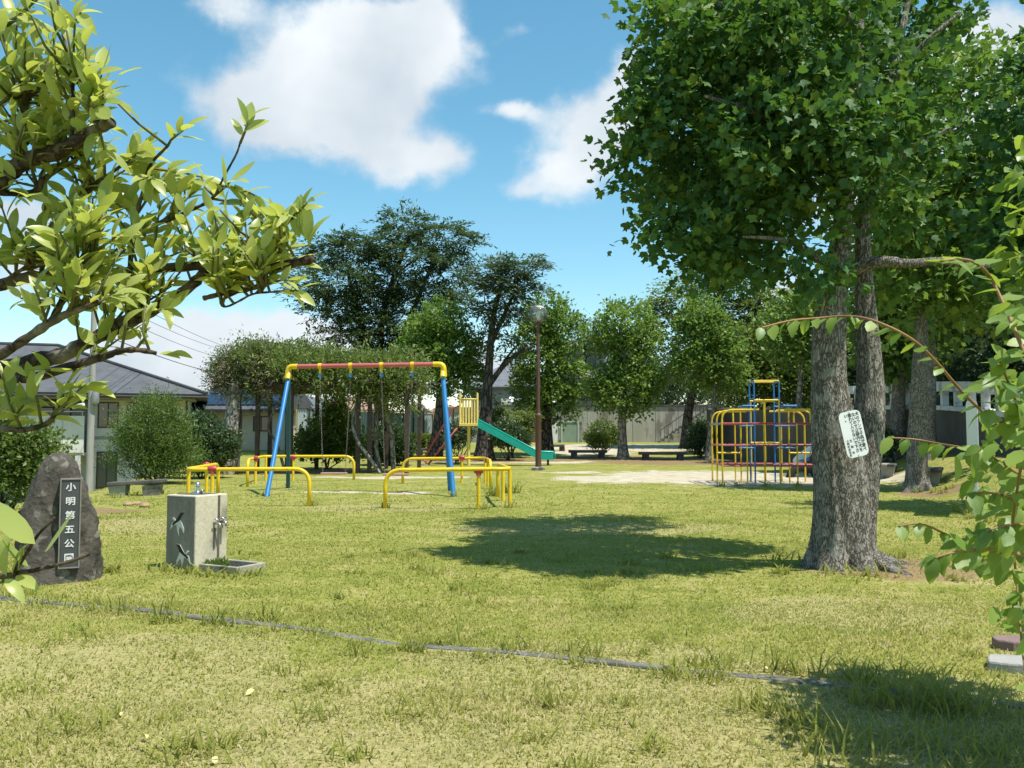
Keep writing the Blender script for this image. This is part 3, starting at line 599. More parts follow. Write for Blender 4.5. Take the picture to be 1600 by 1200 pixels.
# ramp wall on the right with its white concrete balustrade
def build_ramp():
    P = chaikin(RIGHT_WALL, 2); P = [Vector(p) for p in P]; n = len(P); P_all = P
    nrm = []
    for i in range(n):
        t = (P[min(i+1, n-1)]-P[max(i-1, 0)]); t.z = 0; t.normalize(); nrm.append(Vector((-t.y, t.x, 0)))    # to the right of the walk = away from the park
    w = empty('ramp_wall', (0, 0, 0), 'dark shaded retaining wall of the ramp curving along the right side', 'wall')
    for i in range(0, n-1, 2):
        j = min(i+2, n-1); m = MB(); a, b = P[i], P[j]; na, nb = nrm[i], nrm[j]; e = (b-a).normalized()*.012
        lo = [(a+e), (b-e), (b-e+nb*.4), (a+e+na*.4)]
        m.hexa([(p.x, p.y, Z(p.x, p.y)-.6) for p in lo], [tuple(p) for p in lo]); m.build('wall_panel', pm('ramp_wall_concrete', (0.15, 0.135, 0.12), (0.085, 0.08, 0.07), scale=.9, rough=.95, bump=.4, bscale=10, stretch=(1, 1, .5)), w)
    i0 = min(i for i in range(n) if P[i].y < 36.5); P = P[i0:]; nrm_all = nrm; nrm = nrm[i0:]; n_all = n; n = len(P)
    bal = empty('balustrade', (0, 0, 0), 'white concrete balustrade running along the top of the curved ramp', 'balustrade')
    WB = pm('white_concrete', (.62, .63, .62), (.50, .51, .50), scale=3, rough=.8, bump=.2, c3=(.33, .33, .31), s3=4)
    def strip(z0, z1, o0, o1, name):
        m = MB(); vs = []
        for p, nn in zip(P, nrm):
            for o, z in ((o0, z0), (o1, z0), (o1, z1), (o0, z1)): q = p+nn*o; vs.append((q.x, q.y, p.z+z))
        fs = [(0, 1, 2, 3), tuple(4*(n-1)+k for k in (3, 2, 1, 0))]
        for i in range(n-1):
            for k in range(4): fs.append((4*i+k, 4*i+4+k, 4*i+4+(k+1) % 4, 4*i+(k+1) % 4))
        return m.add(vs, fs).build(name, WB, bal)
    strip(.003, .14, -.10, .36, 'base_beam'); strip(.62, .92, -.02, .22, 'top_beam')
    s = 0; L_ = 0; step = .85; nxt = .2
    for i in range(n-1):
        seg = (P[i+1]-P[i]).length
        while nxt <= L_+seg:
            t = (nxt-L_)/seg; c = P[i].lerp(P[i+1], t); nn = nrm[i].lerp(nrm[i+1], t).normalized(); ta = Vector((nn.y, -nn.x, 0))*.075
            m = MB(); q = [c+nn*.0-ta, c+nn*.0+ta, c+nn*.2+ta, c+nn*.2-ta]
            m.hexa([(p.x, p.y, c.z+.142) for p in q], [(p.x, p.y, c.z+.618) for p in q])
            q = [c-nn*.12-ta*.8, c-nn*.12+ta*.8, c-nn*.022+ta*.8, c-nn*.022-ta*.8]
            m.hexa([(p.x, p.y, c.z+.60) for p in q], [(p.x, p.y, c.z+.86) for p in q])
            m.build('baluster', WB, bal); nxt += step
        L_ += seg
    # ramp road and hillside
    P = P_all; nrm = nrm_all; n = n_all
    m = MB(); vs = []
    for p, nn in zip(P, nrm): a = p+nn*.3; b = p+nn*6; vs += [(a.x, a.y, p.z-.02), (b.x, b.y, p.z-.02)]
    o = m.add(vs, [(2*i, 2*i+1, 2*i+3, 2*i+2) for i in range(n-1)]).build('ramp_road', pm('asphalt', (.055, .055, .055), (.075, .075, .07), scale=8, rough=.9)); tag(o, None, None, None, 'structure')
    vs = []
    for p, nn in zip(P, nrm):
        for k, (dd, zz) in enumerate(((5.9, -.4), (8, 1.2), (13, 4.5), (22, 8.5), (40, 12))): q = p+nn*dd; vs.append((q.x, q.y, p.z+zz+.3*math.sin(q.x+q.y)))
    o = MB().add(vs, [(5*i+k, 5*i+k+1, 5*i+k+6, 5*i+k+5) for i in range(n-1) for k in range(4)]).build('hillside', pm('hill_earth', (.05, .06, .022), (.09, .07, .04), scale=1.5, rough=.95, bump=.5, bscale=6), smooth=True); tag(o, None, None, None, 'structure')
build_ramp()

# fences beyond the pergola
def build_fences():
    f = empty('panel_fence', (0, 0, 0), 'pale corrugated sheet fence standing behind the pergola', 'fence')
    PAN = pm('corrugated_sheet', (.40, .46, .47), (.30, .36, .37), scale=1.2, rough=.5, stretch=(6, 6, .4))
    a, b = Vector((X(462, 44), 44)), Vector((X(722, 52), 52)); n = 15; d = (b-a)/n; u = d.normalized(); w = Vector((-u.y, u.x))
    for i in range(n):
        p = a+d*i; q = p+d-u*.02; m = MB(); k = 10; vs = []
        for j in range(k+1):
            c = p.lerp(q, j/k)+w*(.03 if j % 2 else -.03); z = Z(c.x, c.y); vs += [(c.x, c.y, z+.25), (c.x, c.y, z+(2.35-.35*i/n)), (c.x+w.x*.01, c.y+w.y*.01, z+.25), (c.x+w.x*.01, c.y+w.y*.01, z+(2.35-.35*i/n))]
        fs = []
        for j in range(k): o = 4*j; fs += [(o, o+4, o+5, o+1), (o+2, o+3, o+7, o+6), (o+1, o+5, o+7, o+3)]
        m.add(vs, fs).build('panel', PAN, f)
        c = p-w*.09; z = Z(c.x, c.y); MB().box(c.x-.035, c.x+.035, c.y-.035, c.y+.035, z-.1, z+2.42).build('post', FRAME_D if i % 4 else pm('ochre_post', (.42, .30, .12), rough=.7), f)
    MB().tube([(a.x-w.x*.05, a.y-w.y*.05, Z(a.x, a.y)+2.45), (b.x-w.x*.05, b.y-w.y*.05, Z(b.x, b.y)+2.1)], .03, 6).build('top_rail', FRAME_D, f)
    # green chain-link fences
    GW = pm('green_wire', (.03, .16, .12), (.04, .20, .15), rough=.5)
    def chain(label, pts, h):
        g = empty('chain_link_fence', (0, 0, 0), label, 'fence'); mesh = MB()
        for (x0, y0), (x1, y1) in zip(pts[:-1], pts[1:]):
            L_ = math.hypot(x1-x0, y1-y0); k = max(1, int(L_/2))
            for i in range(k+1):
                t = i/k; x, y = x0+(x1-x0)*t, y0+(y1-y0)*t; z = Z(x, y); MB().tube([(x, y, z-.1), (x, y, z+h)], .03, 8).build('post', GW, g, smooth=True)
            for zz in (.08, h-.04): mesh.tube([(x0, y0, Z(x0, y0)+zz), (x1, y1, Z(x1, y1)+zz)], .016, 5)
            nn = int((L_+h)/.11)
            for i in range(nn):
                for sg in (1, -1):
                    s0 = i*.11-h; e0, e1 = max(0, s0), min(L_, s0+h)
                    if e1-e0 < .05: continue
                    za, zb_ = (e0-s0), (e1-s0)
                    if sg < 0: za, zb_ = h-za, h-zb_
                    A = (x0+(x1-x0)*e0/L_, y0+(y1-y0)*e0/L_); B = (x0+(x1-x0)*e1/L_, y0+(y1-y0)*e1/L_)
                    mesh.tube([(*A, Z(*A)+.08+za*.94), (*B, Z(*B)+.08+zb_*.94)], .005, 3, cap=False)
        o = mesh.build('wire_mesh', GW, g); o['kind'] = 'stuff'
    chain('green chain-link fence beside the stone monument at the left edge', [(-10.2, 9.5), (-10.1, 13), (-10.2, 17.3)], 1.0)
    chain('green chain-link fence behind the swings and the left bush', [(-11.4, 27), (-12.4, 31), (-13.4, 35.5)], 1.2)
    chain('tall green chain-link fence in front of the tan-roofed houses', [(X(640, 50), 49.5), (X(690, 50.5), 51), (X(730, 52), 53)], 2.0)
build_fences()

def build_pole():
    PC = pm('pole_concrete', (.38, .37, .34), (.28, .27, .25), scale=4, rough=.9, stretch=(1, 1, .2))
    def pole(label, x, y, zt_, arm):
        z = Z(x, y); g = empty('utility_pole', (x, y, z), label, 'utility pole')
        MB().lathe(0, 0, [(.17, -.2), (.17, 0), (.105, zt_-z)], 14).build('shaft', PC, g, smooth=True, angle=40)
        for dz in (.25, .95): MB().box(-arm, arm, -.16, -.09, zt_-z-dz-.05, zt_-z-dz+.05).build('crossarm', pm('galvanised', (.35, .36, .37), rough=.45, metallic=.4), g)
        for s in (-.9, -.5, .5, .9):
            MB().lathe(s*arm, -.125, [(.03, zt_-z-.2), (.07, zt_-z-.17), (.05, zt_-z-.12), (.075, zt_-z-.08), (.04, zt_-z-.02)], 8).build('insulator', WHITE, g, smooth=True)
        return g
    g = pole('tall concrete utility pole in front of the large grey house', -18.5, 38, 8.1, .62)
    z = Z(-18.5, 38)
    lamp = MB().box(.1, .62, -.1, .1, 6.05-2.3, 6.2-2.3).build('street_light', WHITE, g, bevel=.03); lamp.location = (0.05, -.1, 1.1); lamp.rotation_euler = (0, R(-14), 0)
    for i in range(9): MB().tube([(-.28 if i % 2 else .12, 0, 2.2+i*.45), (-.12 if i % 2 else .28, 0, 2.2+i*.45)], .012, 5).build('step_bolt', IRON, g)
    MB().lathe(.22, -.1, [(.13, 5.0), (.15, 5.05), (.15, 5.5), (.12, 5.6)], 12).build('junction_can', pm('galvanised', (.35, .36, .37)), g, smooth=True, angle=40)
    pole('far utility pole rising behind the pergola', X(440, 96), 96, ZZ(552, 96), .6)
    for i, (s, dz, lab) in enumerate(((-.5, .2, 'topmost thin power line sagging between the two utility poles'), (.5, .2, 'second power line from the top between the utility poles'), (.0, 1.0, 'third power line from the top between the utility poles'), (.15, 2.2, 'lowest and thickest cable between the utility poles'))):
        A = Vector((-18.5+s, 37.9, 8.1-dz)); B = Vector((X(440, 96)+s, 96, ZZ(552, 96)-dz)); pts = []
        for k in range(25): t = k/24; p = A.lerp(B, t); p.z -= 1.1*4*t*(1-t); pts.append(p)
        o = MB().tube(pts, .014 if i < 3 else .022, 5).build('power_line', IRON); tag(o, lab, 'cable', 'overhead lines')
build_pole()

# ------------------------------------------------------------------ trees and shrubs of the park
BARK_T = bark_mat('tulip_bark', (0.115, 0.100, 0.080), (0.62, 0.57, 0.48), (0.60, 0.60, 0.52), vs=31, stretch=(1, 1, .28), bump=1.0, dist=.04)
BARK_D = bark_mat('dark_bark', (0.03, 0.026, 0.022), (0.16, 0.135, 0.11), None, vs=7, stretch=(1, 1, .3))
BARK_L = bark_mat('pale_bark', (0.10, 0.09, 0.075), (0.36, 0.33, 0.28), (0.40, 0.42, 0.34), vs=6, stretch=(1, 1, .5), bump=.6)
BARK_C = bark_mat('citrus_bark', (0.035, 0.026, 0.020), (0.13, 0.098, 0.072), (0.34, 0.31, 0.26), vs=22, stretch=(1, 1, 1), bump=.5, dist=.006)
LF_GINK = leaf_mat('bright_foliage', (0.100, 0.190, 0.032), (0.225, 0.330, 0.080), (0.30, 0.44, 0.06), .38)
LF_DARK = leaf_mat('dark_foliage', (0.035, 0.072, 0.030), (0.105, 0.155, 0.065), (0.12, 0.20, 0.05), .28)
LF_BLUE = leaf_mat('blue_green_foliage', (0.062, 0.108, 0.056), (0.140, 0.185, 0.098), (0.12, 0.19, 0.06), .28)
LF_LIGHT = leaf_mat('light_foliage', (0.085, 0.145, 0.025), (0.195, 0.250, 0.060), (0.28, 0.38, 0.05), .38)
LF_WIST = leaf_mat('wisteria_foliage', (0.070, 0.135, 0.025), (0.190, 0.235, 0.060), (0.26, 0.34, 0.07), .34, c3=(.30, .25, .15))
LF_DRY = leaf_mat('dry_vine_foliage', (0.13, 0.12, 0.075), (0.27, 0.23, 0.16), (0.25, 0.22, 0.1), .2)
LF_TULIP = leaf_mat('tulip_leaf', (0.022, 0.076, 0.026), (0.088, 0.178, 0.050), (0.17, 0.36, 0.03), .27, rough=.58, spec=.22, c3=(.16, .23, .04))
LF_TULIP_LIT = leaf_mat('sunlit_tulip_leaf', (0.045, 0.115, 0.024), (0.160, 0.255, 0.060), (0.28, 0.44, 0.04), .40, rough=.55, spec=.25, c3=(.26, .32, .06))  # paler copy of the leaf, sunlight on the back trees put into its colour
LF_BUSH = leaf_mat('bush_foliage', (0.070, 0.125, 0.025), (0.175, 0.240, 0.060), (0.24, 0.34, 0.05), .36)
LF_HEDGE = leaf_mat('hedge_foliage', (0.095, 0.135, 0.014), (0.19, 0.23, 0.035), (0.28, 0.36, 0.04), .32)

def wobble_path(p0, p1, n, amp, rng, sag=0):
    P0, P1 = np.array(p0, float), np.array(p1, float); t = np.linspace(0, 1, n)[:, None]
    P = P0+(P1-P0)*t; w = np.sin(t*math.pi)
    P += w*np.cumsum(rng.normal(size=(n, 3))*amp/n**.5, 0)*np.array([1, 1, .4]); P[:, 2] += (w[:, 0])*sag
    P[0] = P0; P[-1] = P1
    return [tuple(p) for p in P]
def bumpy(rng, amp, fr=5):
    a1, a2, a3 = rng.random(3)*6; f2 = int(fr)
    return lambda a, z, i: 1+amp*(math.sin(a*f2+a1+z*1.3)*.5+math.sin(a*(f2+4)+a2-z*2.1)*.35+math.sin(a*2+a3+z*.7)*.5)
def tree(name, label, cat, base, trunk_path, trunk_r, blobs, ns, nl, L, size, lmat, bmat, seed, mode='puff', tmpl=T_TINY, limbs=True, group=None, shell=.45, nlimb=None, limb_r=.3, jit=.6, fork=.75):
    rng = np.random.default_rng(seed)
    g = empty(name, base, label, cat, group)
    P = chaikin(trunk_path, 2); n = len(P)
    if isinstance(trunk_r, tuple): rad = [trunk_r[0]+(trunk_r[1]-trunk_r[0])*(i/(n-1))**.8 for i in range(n)]
    else: rad = trunk_r
    rad = list(rad)
    for i in range(n):                                   # root flare
        h = (P[i][2]-P[0][2]); rad[i] *= 1+.55*math.exp(-h/(rad[0]*1.6+.02))
    MB().tube(P, rad, 14, bumpy(rng, .10)).build('trunk', bmat, g, base, smooth=True)
    if limbs:
        bl = list(blobs); rng.shuffle(bl)
        for b in bl[:nlimb or len(bl)]:
            c = np.array(b[0], float); k = max(1, int(n*(fork if c[2] > P[int(n*fork)][2] else .55)))
            k = min(range(int(n*.35), n), key=lambda i: abs(P[i][2]-(c[2]-np.linalg.norm(c[:2]-np.array(P[i][:2]))*.7)))
            r0 = rad[k]*limb_r*1.6; e = c+np.array([0, 0, b[1][2]*.3])
            path = wobble_path(P[k], e, 7, .25*b[1][0]*.6, rng, sag=-.1)
            MB().tube(path, [r0*(1-.8*i/6)+.008 for i in range(7)], 8, bumpy(rng, .08)).build('limb', bmat, g, base, smooth=True)
    a = crown_leaves(blobs, ns, nl, L, size, rng, mode, shell, jit)
    o = scatter('crown', tmpl, *a[:3], a[3], a[4], lmat, g, base)
    return g
def bl(px, py, rx, ry, Y, dy=0, depth=None):            # crown ellipsoid from its outline in the photograph at its real distance
    c = at(px, py, Y+dy); k = Y/F
    return (c, (rx*k, depth if depth else max(rx, ry)*k*.9, ry*k))
def foot(px, py, Y):
    x = X(px, Y); return (x, Y, Z(x, Y)-.05)

# tall dark evergreen with several leaders
def t_dark():
    Y = 47; b = foot(592, 0, Y)
    blobs = [bl(540, 395, 58, 30, Y), bl(520, 440, 58, 30, Y, -1.5), bl(575, 385, 48, 30, Y), bl(635, 350, 36, 28, Y, 1), bl(690, 372, 46, 32, Y), bl(650, 405, 48, 28, Y, -1), bl(700, 420, 30, 32, Y, 1),
             bl(520, 478, 40, 24, Y, -1), bl(565, 470, 48, 34, Y), bl(610, 445, 46, 32, Y, 1.5), bl(660, 462, 48, 28, Y), bl(702, 465, 34, 14, Y), bl(545, 515, 40, 22, Y), bl(590, 515, 46, 32, Y, -1), bl(630, 500, 44, 28, Y), bl(565, 545, 40, 16, Y), bl(600, 560, 44, 22, Y), bl(650, 540, 36, 28, Y), bl(492, 455, 30, 10, Y)]
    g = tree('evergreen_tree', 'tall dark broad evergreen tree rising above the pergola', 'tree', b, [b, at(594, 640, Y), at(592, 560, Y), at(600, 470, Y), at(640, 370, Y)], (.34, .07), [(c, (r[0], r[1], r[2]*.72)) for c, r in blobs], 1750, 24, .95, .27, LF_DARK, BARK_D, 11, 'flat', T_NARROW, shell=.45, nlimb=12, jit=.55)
    for q in ([at(592, 580, Y), at(560, 500, Y), at(542, 420, Y)], [at(594, 600, Y), at(640, 500, Y), at(680, 400, Y)], [at(592, 620, Y), at(575, 560, Y), at(560, 520, Y)]):
        P = chaikin(q, 2); MB().tube(P, [.2*(1-.7*i/len(P)) for i in range(len(P))], 10).build('limb', BARK_D, g, b, smooth=True)
t_dark()
def t_green1():
    Y = 42; b = foot(678, 0, Y)
    blobs = [bl(688, 510, 40, 32, Y), bl(660, 535, 34, 30, Y), bl(712, 550, 40, 30, Y), bl(672, 580, 42, 34, Y), bl(715, 595, 38, 28, Y), bl(650, 560, 25, 25, Y), bl(690, 555, 45, 40, Y), bl(735, 575, 20, 18, Y)]
    tree('round_tree', 'dense bright green tree directly left of the slide platform', 'tree', b, [b, at(686, 660, Y), at(690, 600, Y), at(690, 520, Y)], (.36, .10), blobs, 900, 14, .5, .20, LF_GINK, BARK_D, 12, 'puff')
t_green1()
def t_bare():
    Y = 41; b = foot(757, 0, Y)
    blobs = [bl(770, 425, 42, 18, Y), bl(808, 415, 38, 18, Y), bl(790, 450, 45, 22, Y), bl(815, 445, 26, 14, Y), bl(775, 485, 30, 13, Y), bl(802, 490, 28, 14, Y), bl(755, 480, 18, 9, Y), bl(785, 525, 28, 10, Y), bl(768, 555, 16, 9, Y), bl(830, 415, 14, 8, Y)]
    g = tree('leaning_tree', 'thin-crowned tree with bare crooked forked trunk between slide and lamp', 'tree', b, [b, at(758, 660, Y), at(762, 600, Y), at(765, 560, Y), at(768, 520, Y), at(772, 485, Y), at(785, 440, Y)], (.37, .07), blobs, 480, 16, .85, .26, LF_BLUE, BARK_D, 13, 'flat', T_NARROW, nlimb=7, shell=.2)
    for q, r in (([at(762, 605, Y), at(785, 572, Y), at(808, 552, Y), at(835, 540, Y)], .16), ([at(766, 540, Y), at(782, 505, Y), at(798, 470, Y), at(812, 430, Y)], .14), ([at(783, 573, Y), at(792, 558, Y), at(812, 535, Y)], .09)):
        P = chaikin(q, 2); MB().tube(P, [r*(1-.65*i/len(P)) for i in range(len(P))], 10).build('limb', BARK_D, g, b, smooth=True)
t_bare()
def t_green2():
    Y = 45; b = foot(853, 0, Y)
    blobs = [bl(858, 495, 36, 34, Y), bl(838, 530, 34, 30, Y), bl(878, 520, 34, 30, Y), bl(850, 565, 46, 34, Y), bl(885, 590, 30, 26, Y), bl(835, 605, 32, 30, Y), bl(862, 625, 36, 28, Y), bl(892, 615, 18, 14, Y), bl(825, 640, 18, 16, Y), bl(872, 650, 26, 10, Y)]
    tree('round_tree', 'dense green tree standing right behind the lamp post', 'tree', b, [b, at(854, 660, Y), at(856, 600, Y), at(858, 510, Y)], (.36, .1), blobs, 950, 14, .5, .20, LF_GINK, BARK_D, 14, 'puff')
t_green2()
def t_green3():
    Y = 42; b = foot(973, 0, Y)
    blobs = [bl(975, 510, 44, 34, Y), bl(950, 530, 30, 24, Y), bl(1003, 530, 30, 26, Y), bl(975, 545, 44, 16, Y), bl(955, 595, 34, 26, Y), bl(990, 590, 40, 30, Y), bl(970, 620, 46, 26, Y), bl(1015, 600, 22, 20, Y), bl(940, 612, 20, 18, Y), bl(985, 640, 26, 12, Y)]
    tree('round_tree', 'neatly two-tiered bright green tree standing alone before the retaining wall', 'tree', b, [b, at(972, 650, Y), at(971, 600, Y), at(968, 555, Y), at(970, 510, Y)], (.24, .07), blobs, 900, 14, .45, .19, LF_GINK, BARK_L, 15, 'puff')
t_green3()
def t_green4():
    Y = 41; b = foot(1107, 0, Y)
    blobs = [bl(1095, 500, 32, 28, Y), bl(1080, 540, 34, 34, Y), bl(1110, 530, 36, 36, Y), bl(1135, 560, 30, 30, Y), bl(1090, 580, 38, 26, Y), bl(1130, 590, 30, 20, Y)]
    tree('pale_trunk_tree', 'green tree with a pale leaning trunk left of the climbing frame', 'tree', b, [b, at(1110, 670, Y), at(1118, 630, Y), at(1118, 590, Y), at(1110, 530, Y)], (.19, .07), blobs, 620, 14, .5, .20, LF_GINK, BARK_L, 16, 'puff')
t_green4()
def t_canopy():
    Y = 52; b = foot(1072, 0, Y)
    blobs = [bl(1100, 440, 56, 30, Y), bl(1060, 470, 44, 24, Y), bl(1150, 450, 50, 30, Y), bl(1190, 480, 50, 30, Y), bl(1150, 500, 60, 32, Y), bl(1050, 520, 40, 28, Y), bl(1190, 530, 60, 34, Y), bl(1140, 550, 60, 34, Y), bl(1060, 570, 40, 28, Y), bl(1040, 490, 30, 16, Y), bl(1015, 475, 18, 8, Y), bl(1130, 415, 40, 16, Y)]
    tree('spreading_tree', 'airy yellow-green spreading tree behind the climbing frame', 'tree', b, [b, at(1075, 640, Y), at(1090, 580, Y), at(1110, 520, Y), at(1130, 450, Y)], (.34, .08), blobs, 1500, 14, .95, .23, LF_LIGHT, BARK_D, 17, 'flat', shell=.25, jit=1.0)
    Y = 46; b = foot(1168, 0, Y)
    blobs = [bl(1170, 560, 50, 34, Y), bl(1210, 540, 46, 34, Y), bl(1150, 600, 46, 26, Y), bl(1200, 590, 50, 28, Y), bl(1245, 560, 36, 34, Y), bl(1240, 600, 36, 26, Y)]
    tree('spreading_tree', 'low wide light green tree whose crown hangs over the climbing frame', 'tree', b, [b, at(1170, 670, Y), at(1174, 620, Y), at(1190, 560, Y)], (.24, .07), blobs, 950, 14, .75, .22, LF_LIGHT, BARK_D, 18, 'puff', shell=.3, jit=.8)
    Y = 38; b = foot(1246, 0, Y)
    blobs = [bl(1240, 500, 40, 34, Y), bl(1265, 540, 36, 40, Y), bl(1225, 540, 30, 30, Y), bl(1270, 480, 40, 30, Y), bl(1300, 530, 40, 40, Y)]
    tree('round_tree', 'dark green tree just left of the big double trunk, beyond the climbing frame', 'tree', b, [b, at(1246, 660, Y), at(1250, 600, Y), at(1258, 520, Y)], (.22, .07), blobs, 560, 14, .5, .2, LF_GINK, BARK_L, 19, 'puff')
t_canopy()
def t_backdark():
    Y = 70; b = (X(915, Y), Y, 3.3)
    blobs = [bl(912, 520, 26, 14, Y), bl(928, 535, 24, 12, Y), bl(900, 500, 20, 8, Y), bl(940, 545, 22, 10, Y), bl(905, 548, 26, 12, Y)]
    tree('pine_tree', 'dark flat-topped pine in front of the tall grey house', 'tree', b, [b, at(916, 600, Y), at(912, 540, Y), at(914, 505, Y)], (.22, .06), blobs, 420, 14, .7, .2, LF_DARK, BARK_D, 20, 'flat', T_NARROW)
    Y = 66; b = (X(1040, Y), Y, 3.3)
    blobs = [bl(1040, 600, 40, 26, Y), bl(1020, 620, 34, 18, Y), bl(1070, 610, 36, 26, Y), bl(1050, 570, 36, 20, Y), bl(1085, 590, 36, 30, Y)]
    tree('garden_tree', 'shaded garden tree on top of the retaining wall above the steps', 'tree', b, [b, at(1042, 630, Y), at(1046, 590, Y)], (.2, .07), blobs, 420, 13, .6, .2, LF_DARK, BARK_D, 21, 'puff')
    for px, Y, top, w, lab, lm in ((1120, 80, 540, 60, 'dense tree in the garden above the steps', LF_BUSH), (1205, 84, 520, 70, 'big tree rising behind the climbing frame beyond the wall', LF_DARK), (1010, 92, 560, 44, 'distant tree beside the tall grey house', LF_DARK), (1285, 76, 530, 60, 'bushy tree behind the ramp, beside the big double trunk', LF_BUSH)):
        b = (X(px, Y), Y, 3.3); h = (655-top)
        blobs = [bl(px+dx*w, top+dy*h, w*.62, h*.28, Y, dz) for dx, dy, dz in ((0, .22, 0), (-.5, .42, -1), (.5, .40, 1), (0, .55, -1.5), (-.55, .72, 0), (.55, .72, 0), (0, .82, 1))]
        tree('garden_tree', lab, 'tree', b, [b, at(px, 640, Y), at(px+4, top+.4*h, Y)], (.28, .08), blobs, 620, 13, .9, .30, lm, BARK_D, 200+px, 'puff', nlimb=3)
t_backdark()
# dark wood on the hillside behind the ramp, and trees filling the view on the right
HILLW = [(19, 46, 9), (23, 40, 10), (25, 33, 10), (20.5, 36, 8), (26, 47, 11), (28, 28, 10), (17, 52, 9), (21.5, 29, 8), (30, 38, 12)]
for i, (x, y, h) in enumerate(HILLW):
    b = (x, y, 1.6)
    blobs = [((x+dx, y+dy, 1.6+h*hz), (2.4, 2.4, 2.0)) for dx, dy, hz in ((0, 0, .82), (-1.6, -.6, .62), (1.6, .5, .62), (-.4, 1.2, .45), (-1.4, -.8, .38), (1.0, -1.3, .40), (-.2, -1.6, .22))]
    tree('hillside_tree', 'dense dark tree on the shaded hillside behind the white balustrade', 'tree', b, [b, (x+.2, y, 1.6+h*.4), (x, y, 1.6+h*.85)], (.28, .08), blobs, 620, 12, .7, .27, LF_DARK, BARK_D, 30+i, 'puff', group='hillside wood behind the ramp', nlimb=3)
SOME = [((28, 54, 0), 'tall green tree beyond the right-hand end of the park wall', 12, LF_BUSH), ((22.5, 58, 0), 'broad tree standing behind the big double-trunked tree', 10, LF_LIGHT)]
for i, (b, lab, h, lm) in enumerate(SOME):
    x, y, _ = b; b = (x, y, 2.2)
    blobs = [((x+dx, y+dy, 2+h*hz), (2.8, 2.6, 2.0)) for dx, dy, hz in ((0, 0, .85), (-2, -.6, .65), (2, .5, .65), (-.4, 1.2, .45), (-1.8, -.8, .42), (1.6, -1.3, .45))]
    tree('broad_tree', lab, 'tree', b, [b, (x+.2, y, 2+h*.4), (x, y, 2+h*.85)], (.3, .08), blobs, 650, 12, .8, .25, lm, BARK_D, 50+i, 'puff')

# shrubs
def bush(label, px, Y, blobs, ns, nl, L, size, lm, seed, mode='upright', stems=6, tmpl=T_TINY, shell=.3, name='bush', sr=.02, jit=.5, group=None):
    rng = np.random.default_rng(seed); x = X(px, Y); z = Z(x, Y); b = (x, Y, z)
    g = empty(name, b, label, 'hedge' if name == 'hedge' else 'bush', group)
    for i in range(stems):
        c = np.array(blobs[i % len(blobs)][0]); r = np.array(blobs[i % len(blobs)][1]); e = c+rng.normal(size=3)*r*.3
        s = np.array([x, Y, z-.05])+np.array([rng.normal()*.08, rng.normal()*.08, 0])
        if name == 'hedge': s = np.array([e[0], e[1], Z(e[0], e[1])-.05])
        MB().tube(wobble_path(s, e, 6, .15, rng), [sr*(1.4-.2*k) for k in range(6)], 6).build('stem', BARK_D, g, b, smooth=True)
    a = crown_leaves(blobs, ns, nl, L, size, rng, mode, shell, jit)
    p = a[0]; lim = zt(p[:, 0], p[:, 1])+.03; p[:, 2] = np.maximum(p[:, 2], lim+rng.random(len(p))*.1)
    scatter('foliage', tmpl, p, a[1], a[2], a[3], a[4], lm, g, b)
    return g
Y = 24; bush('big feathery bush left of the swings, in front of the grey house', 245, Y, [bl(240, 690, 52, 46, Y), bl(220, 720, 44, 34, Y), bl(272, 715, 40, 36, Y), bl(245, 655, 34, 26, Y), bl(205, 690, 20, 30, Y), bl(262, 740, 50, 16, Y)], 1500, 16, .55, .085, LF_BUSH, 61, 'upright', 8, T_NARROW)
Y = 27; bush('darker bush between the feathery bush and the pergola', 320, Y, [bl(318, 685, 34, 28, Y), bl(330, 715, 36, 26, Y), bl(300, 700, 24, 30, Y), bl(345, 700, 24, 22, Y)], 800, 15, .4, .10, LF_DARK, 62, 'upright', 5)
Y = 13; bush('leafy bush behind the stone monument at the left edge', 5, Y, [bl(10, 715, 42, 36, Y), bl(45, 728, 34, 22, Y), bl(-40, 700, 50, 56, Y), bl(10, 755, 50, 20, Y), bl(75, 708, 22, 10, Y), bl(40, 690, 30, 10, Y)], 1100, 14, .30, .07, LF_BUSH, 63, 'puff', 7)
Y = 34; bush('loose green shrub standing under the pergola behind the left swing', 510, Y, [bl(512, 690, 40, 34, Y), bl(530, 660, 24, 24, Y), bl(485, 705, 28, 22, Y), bl(545, 705, 28, 22, Y), bl(522, 640, 14, 18, Y)], 700, 14, .5, .13, LF_BUSH, 64, 'upright', 6)
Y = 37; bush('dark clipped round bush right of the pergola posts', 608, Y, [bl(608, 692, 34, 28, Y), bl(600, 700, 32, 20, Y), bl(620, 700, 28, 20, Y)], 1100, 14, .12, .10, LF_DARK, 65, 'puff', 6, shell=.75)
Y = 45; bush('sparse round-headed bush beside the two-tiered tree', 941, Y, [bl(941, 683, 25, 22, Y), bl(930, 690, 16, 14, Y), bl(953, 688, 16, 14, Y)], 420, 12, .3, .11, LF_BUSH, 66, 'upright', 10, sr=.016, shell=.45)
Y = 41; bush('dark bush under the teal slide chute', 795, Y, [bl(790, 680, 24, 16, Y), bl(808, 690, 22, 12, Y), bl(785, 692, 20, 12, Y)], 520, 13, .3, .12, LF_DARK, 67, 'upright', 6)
Y = 43; bush('yellowish spreading shrub behind the middle of the slide', 800, Y, [bl(790, 655, 32, 10, Y), bl(770, 635, 14, 16, Y), bl(812, 668, 24, 8, Y), bl(825, 650, 14, 8, Y)], 420, 13, .4, .13, LF_LIGHT, 68, 'flat', 7)
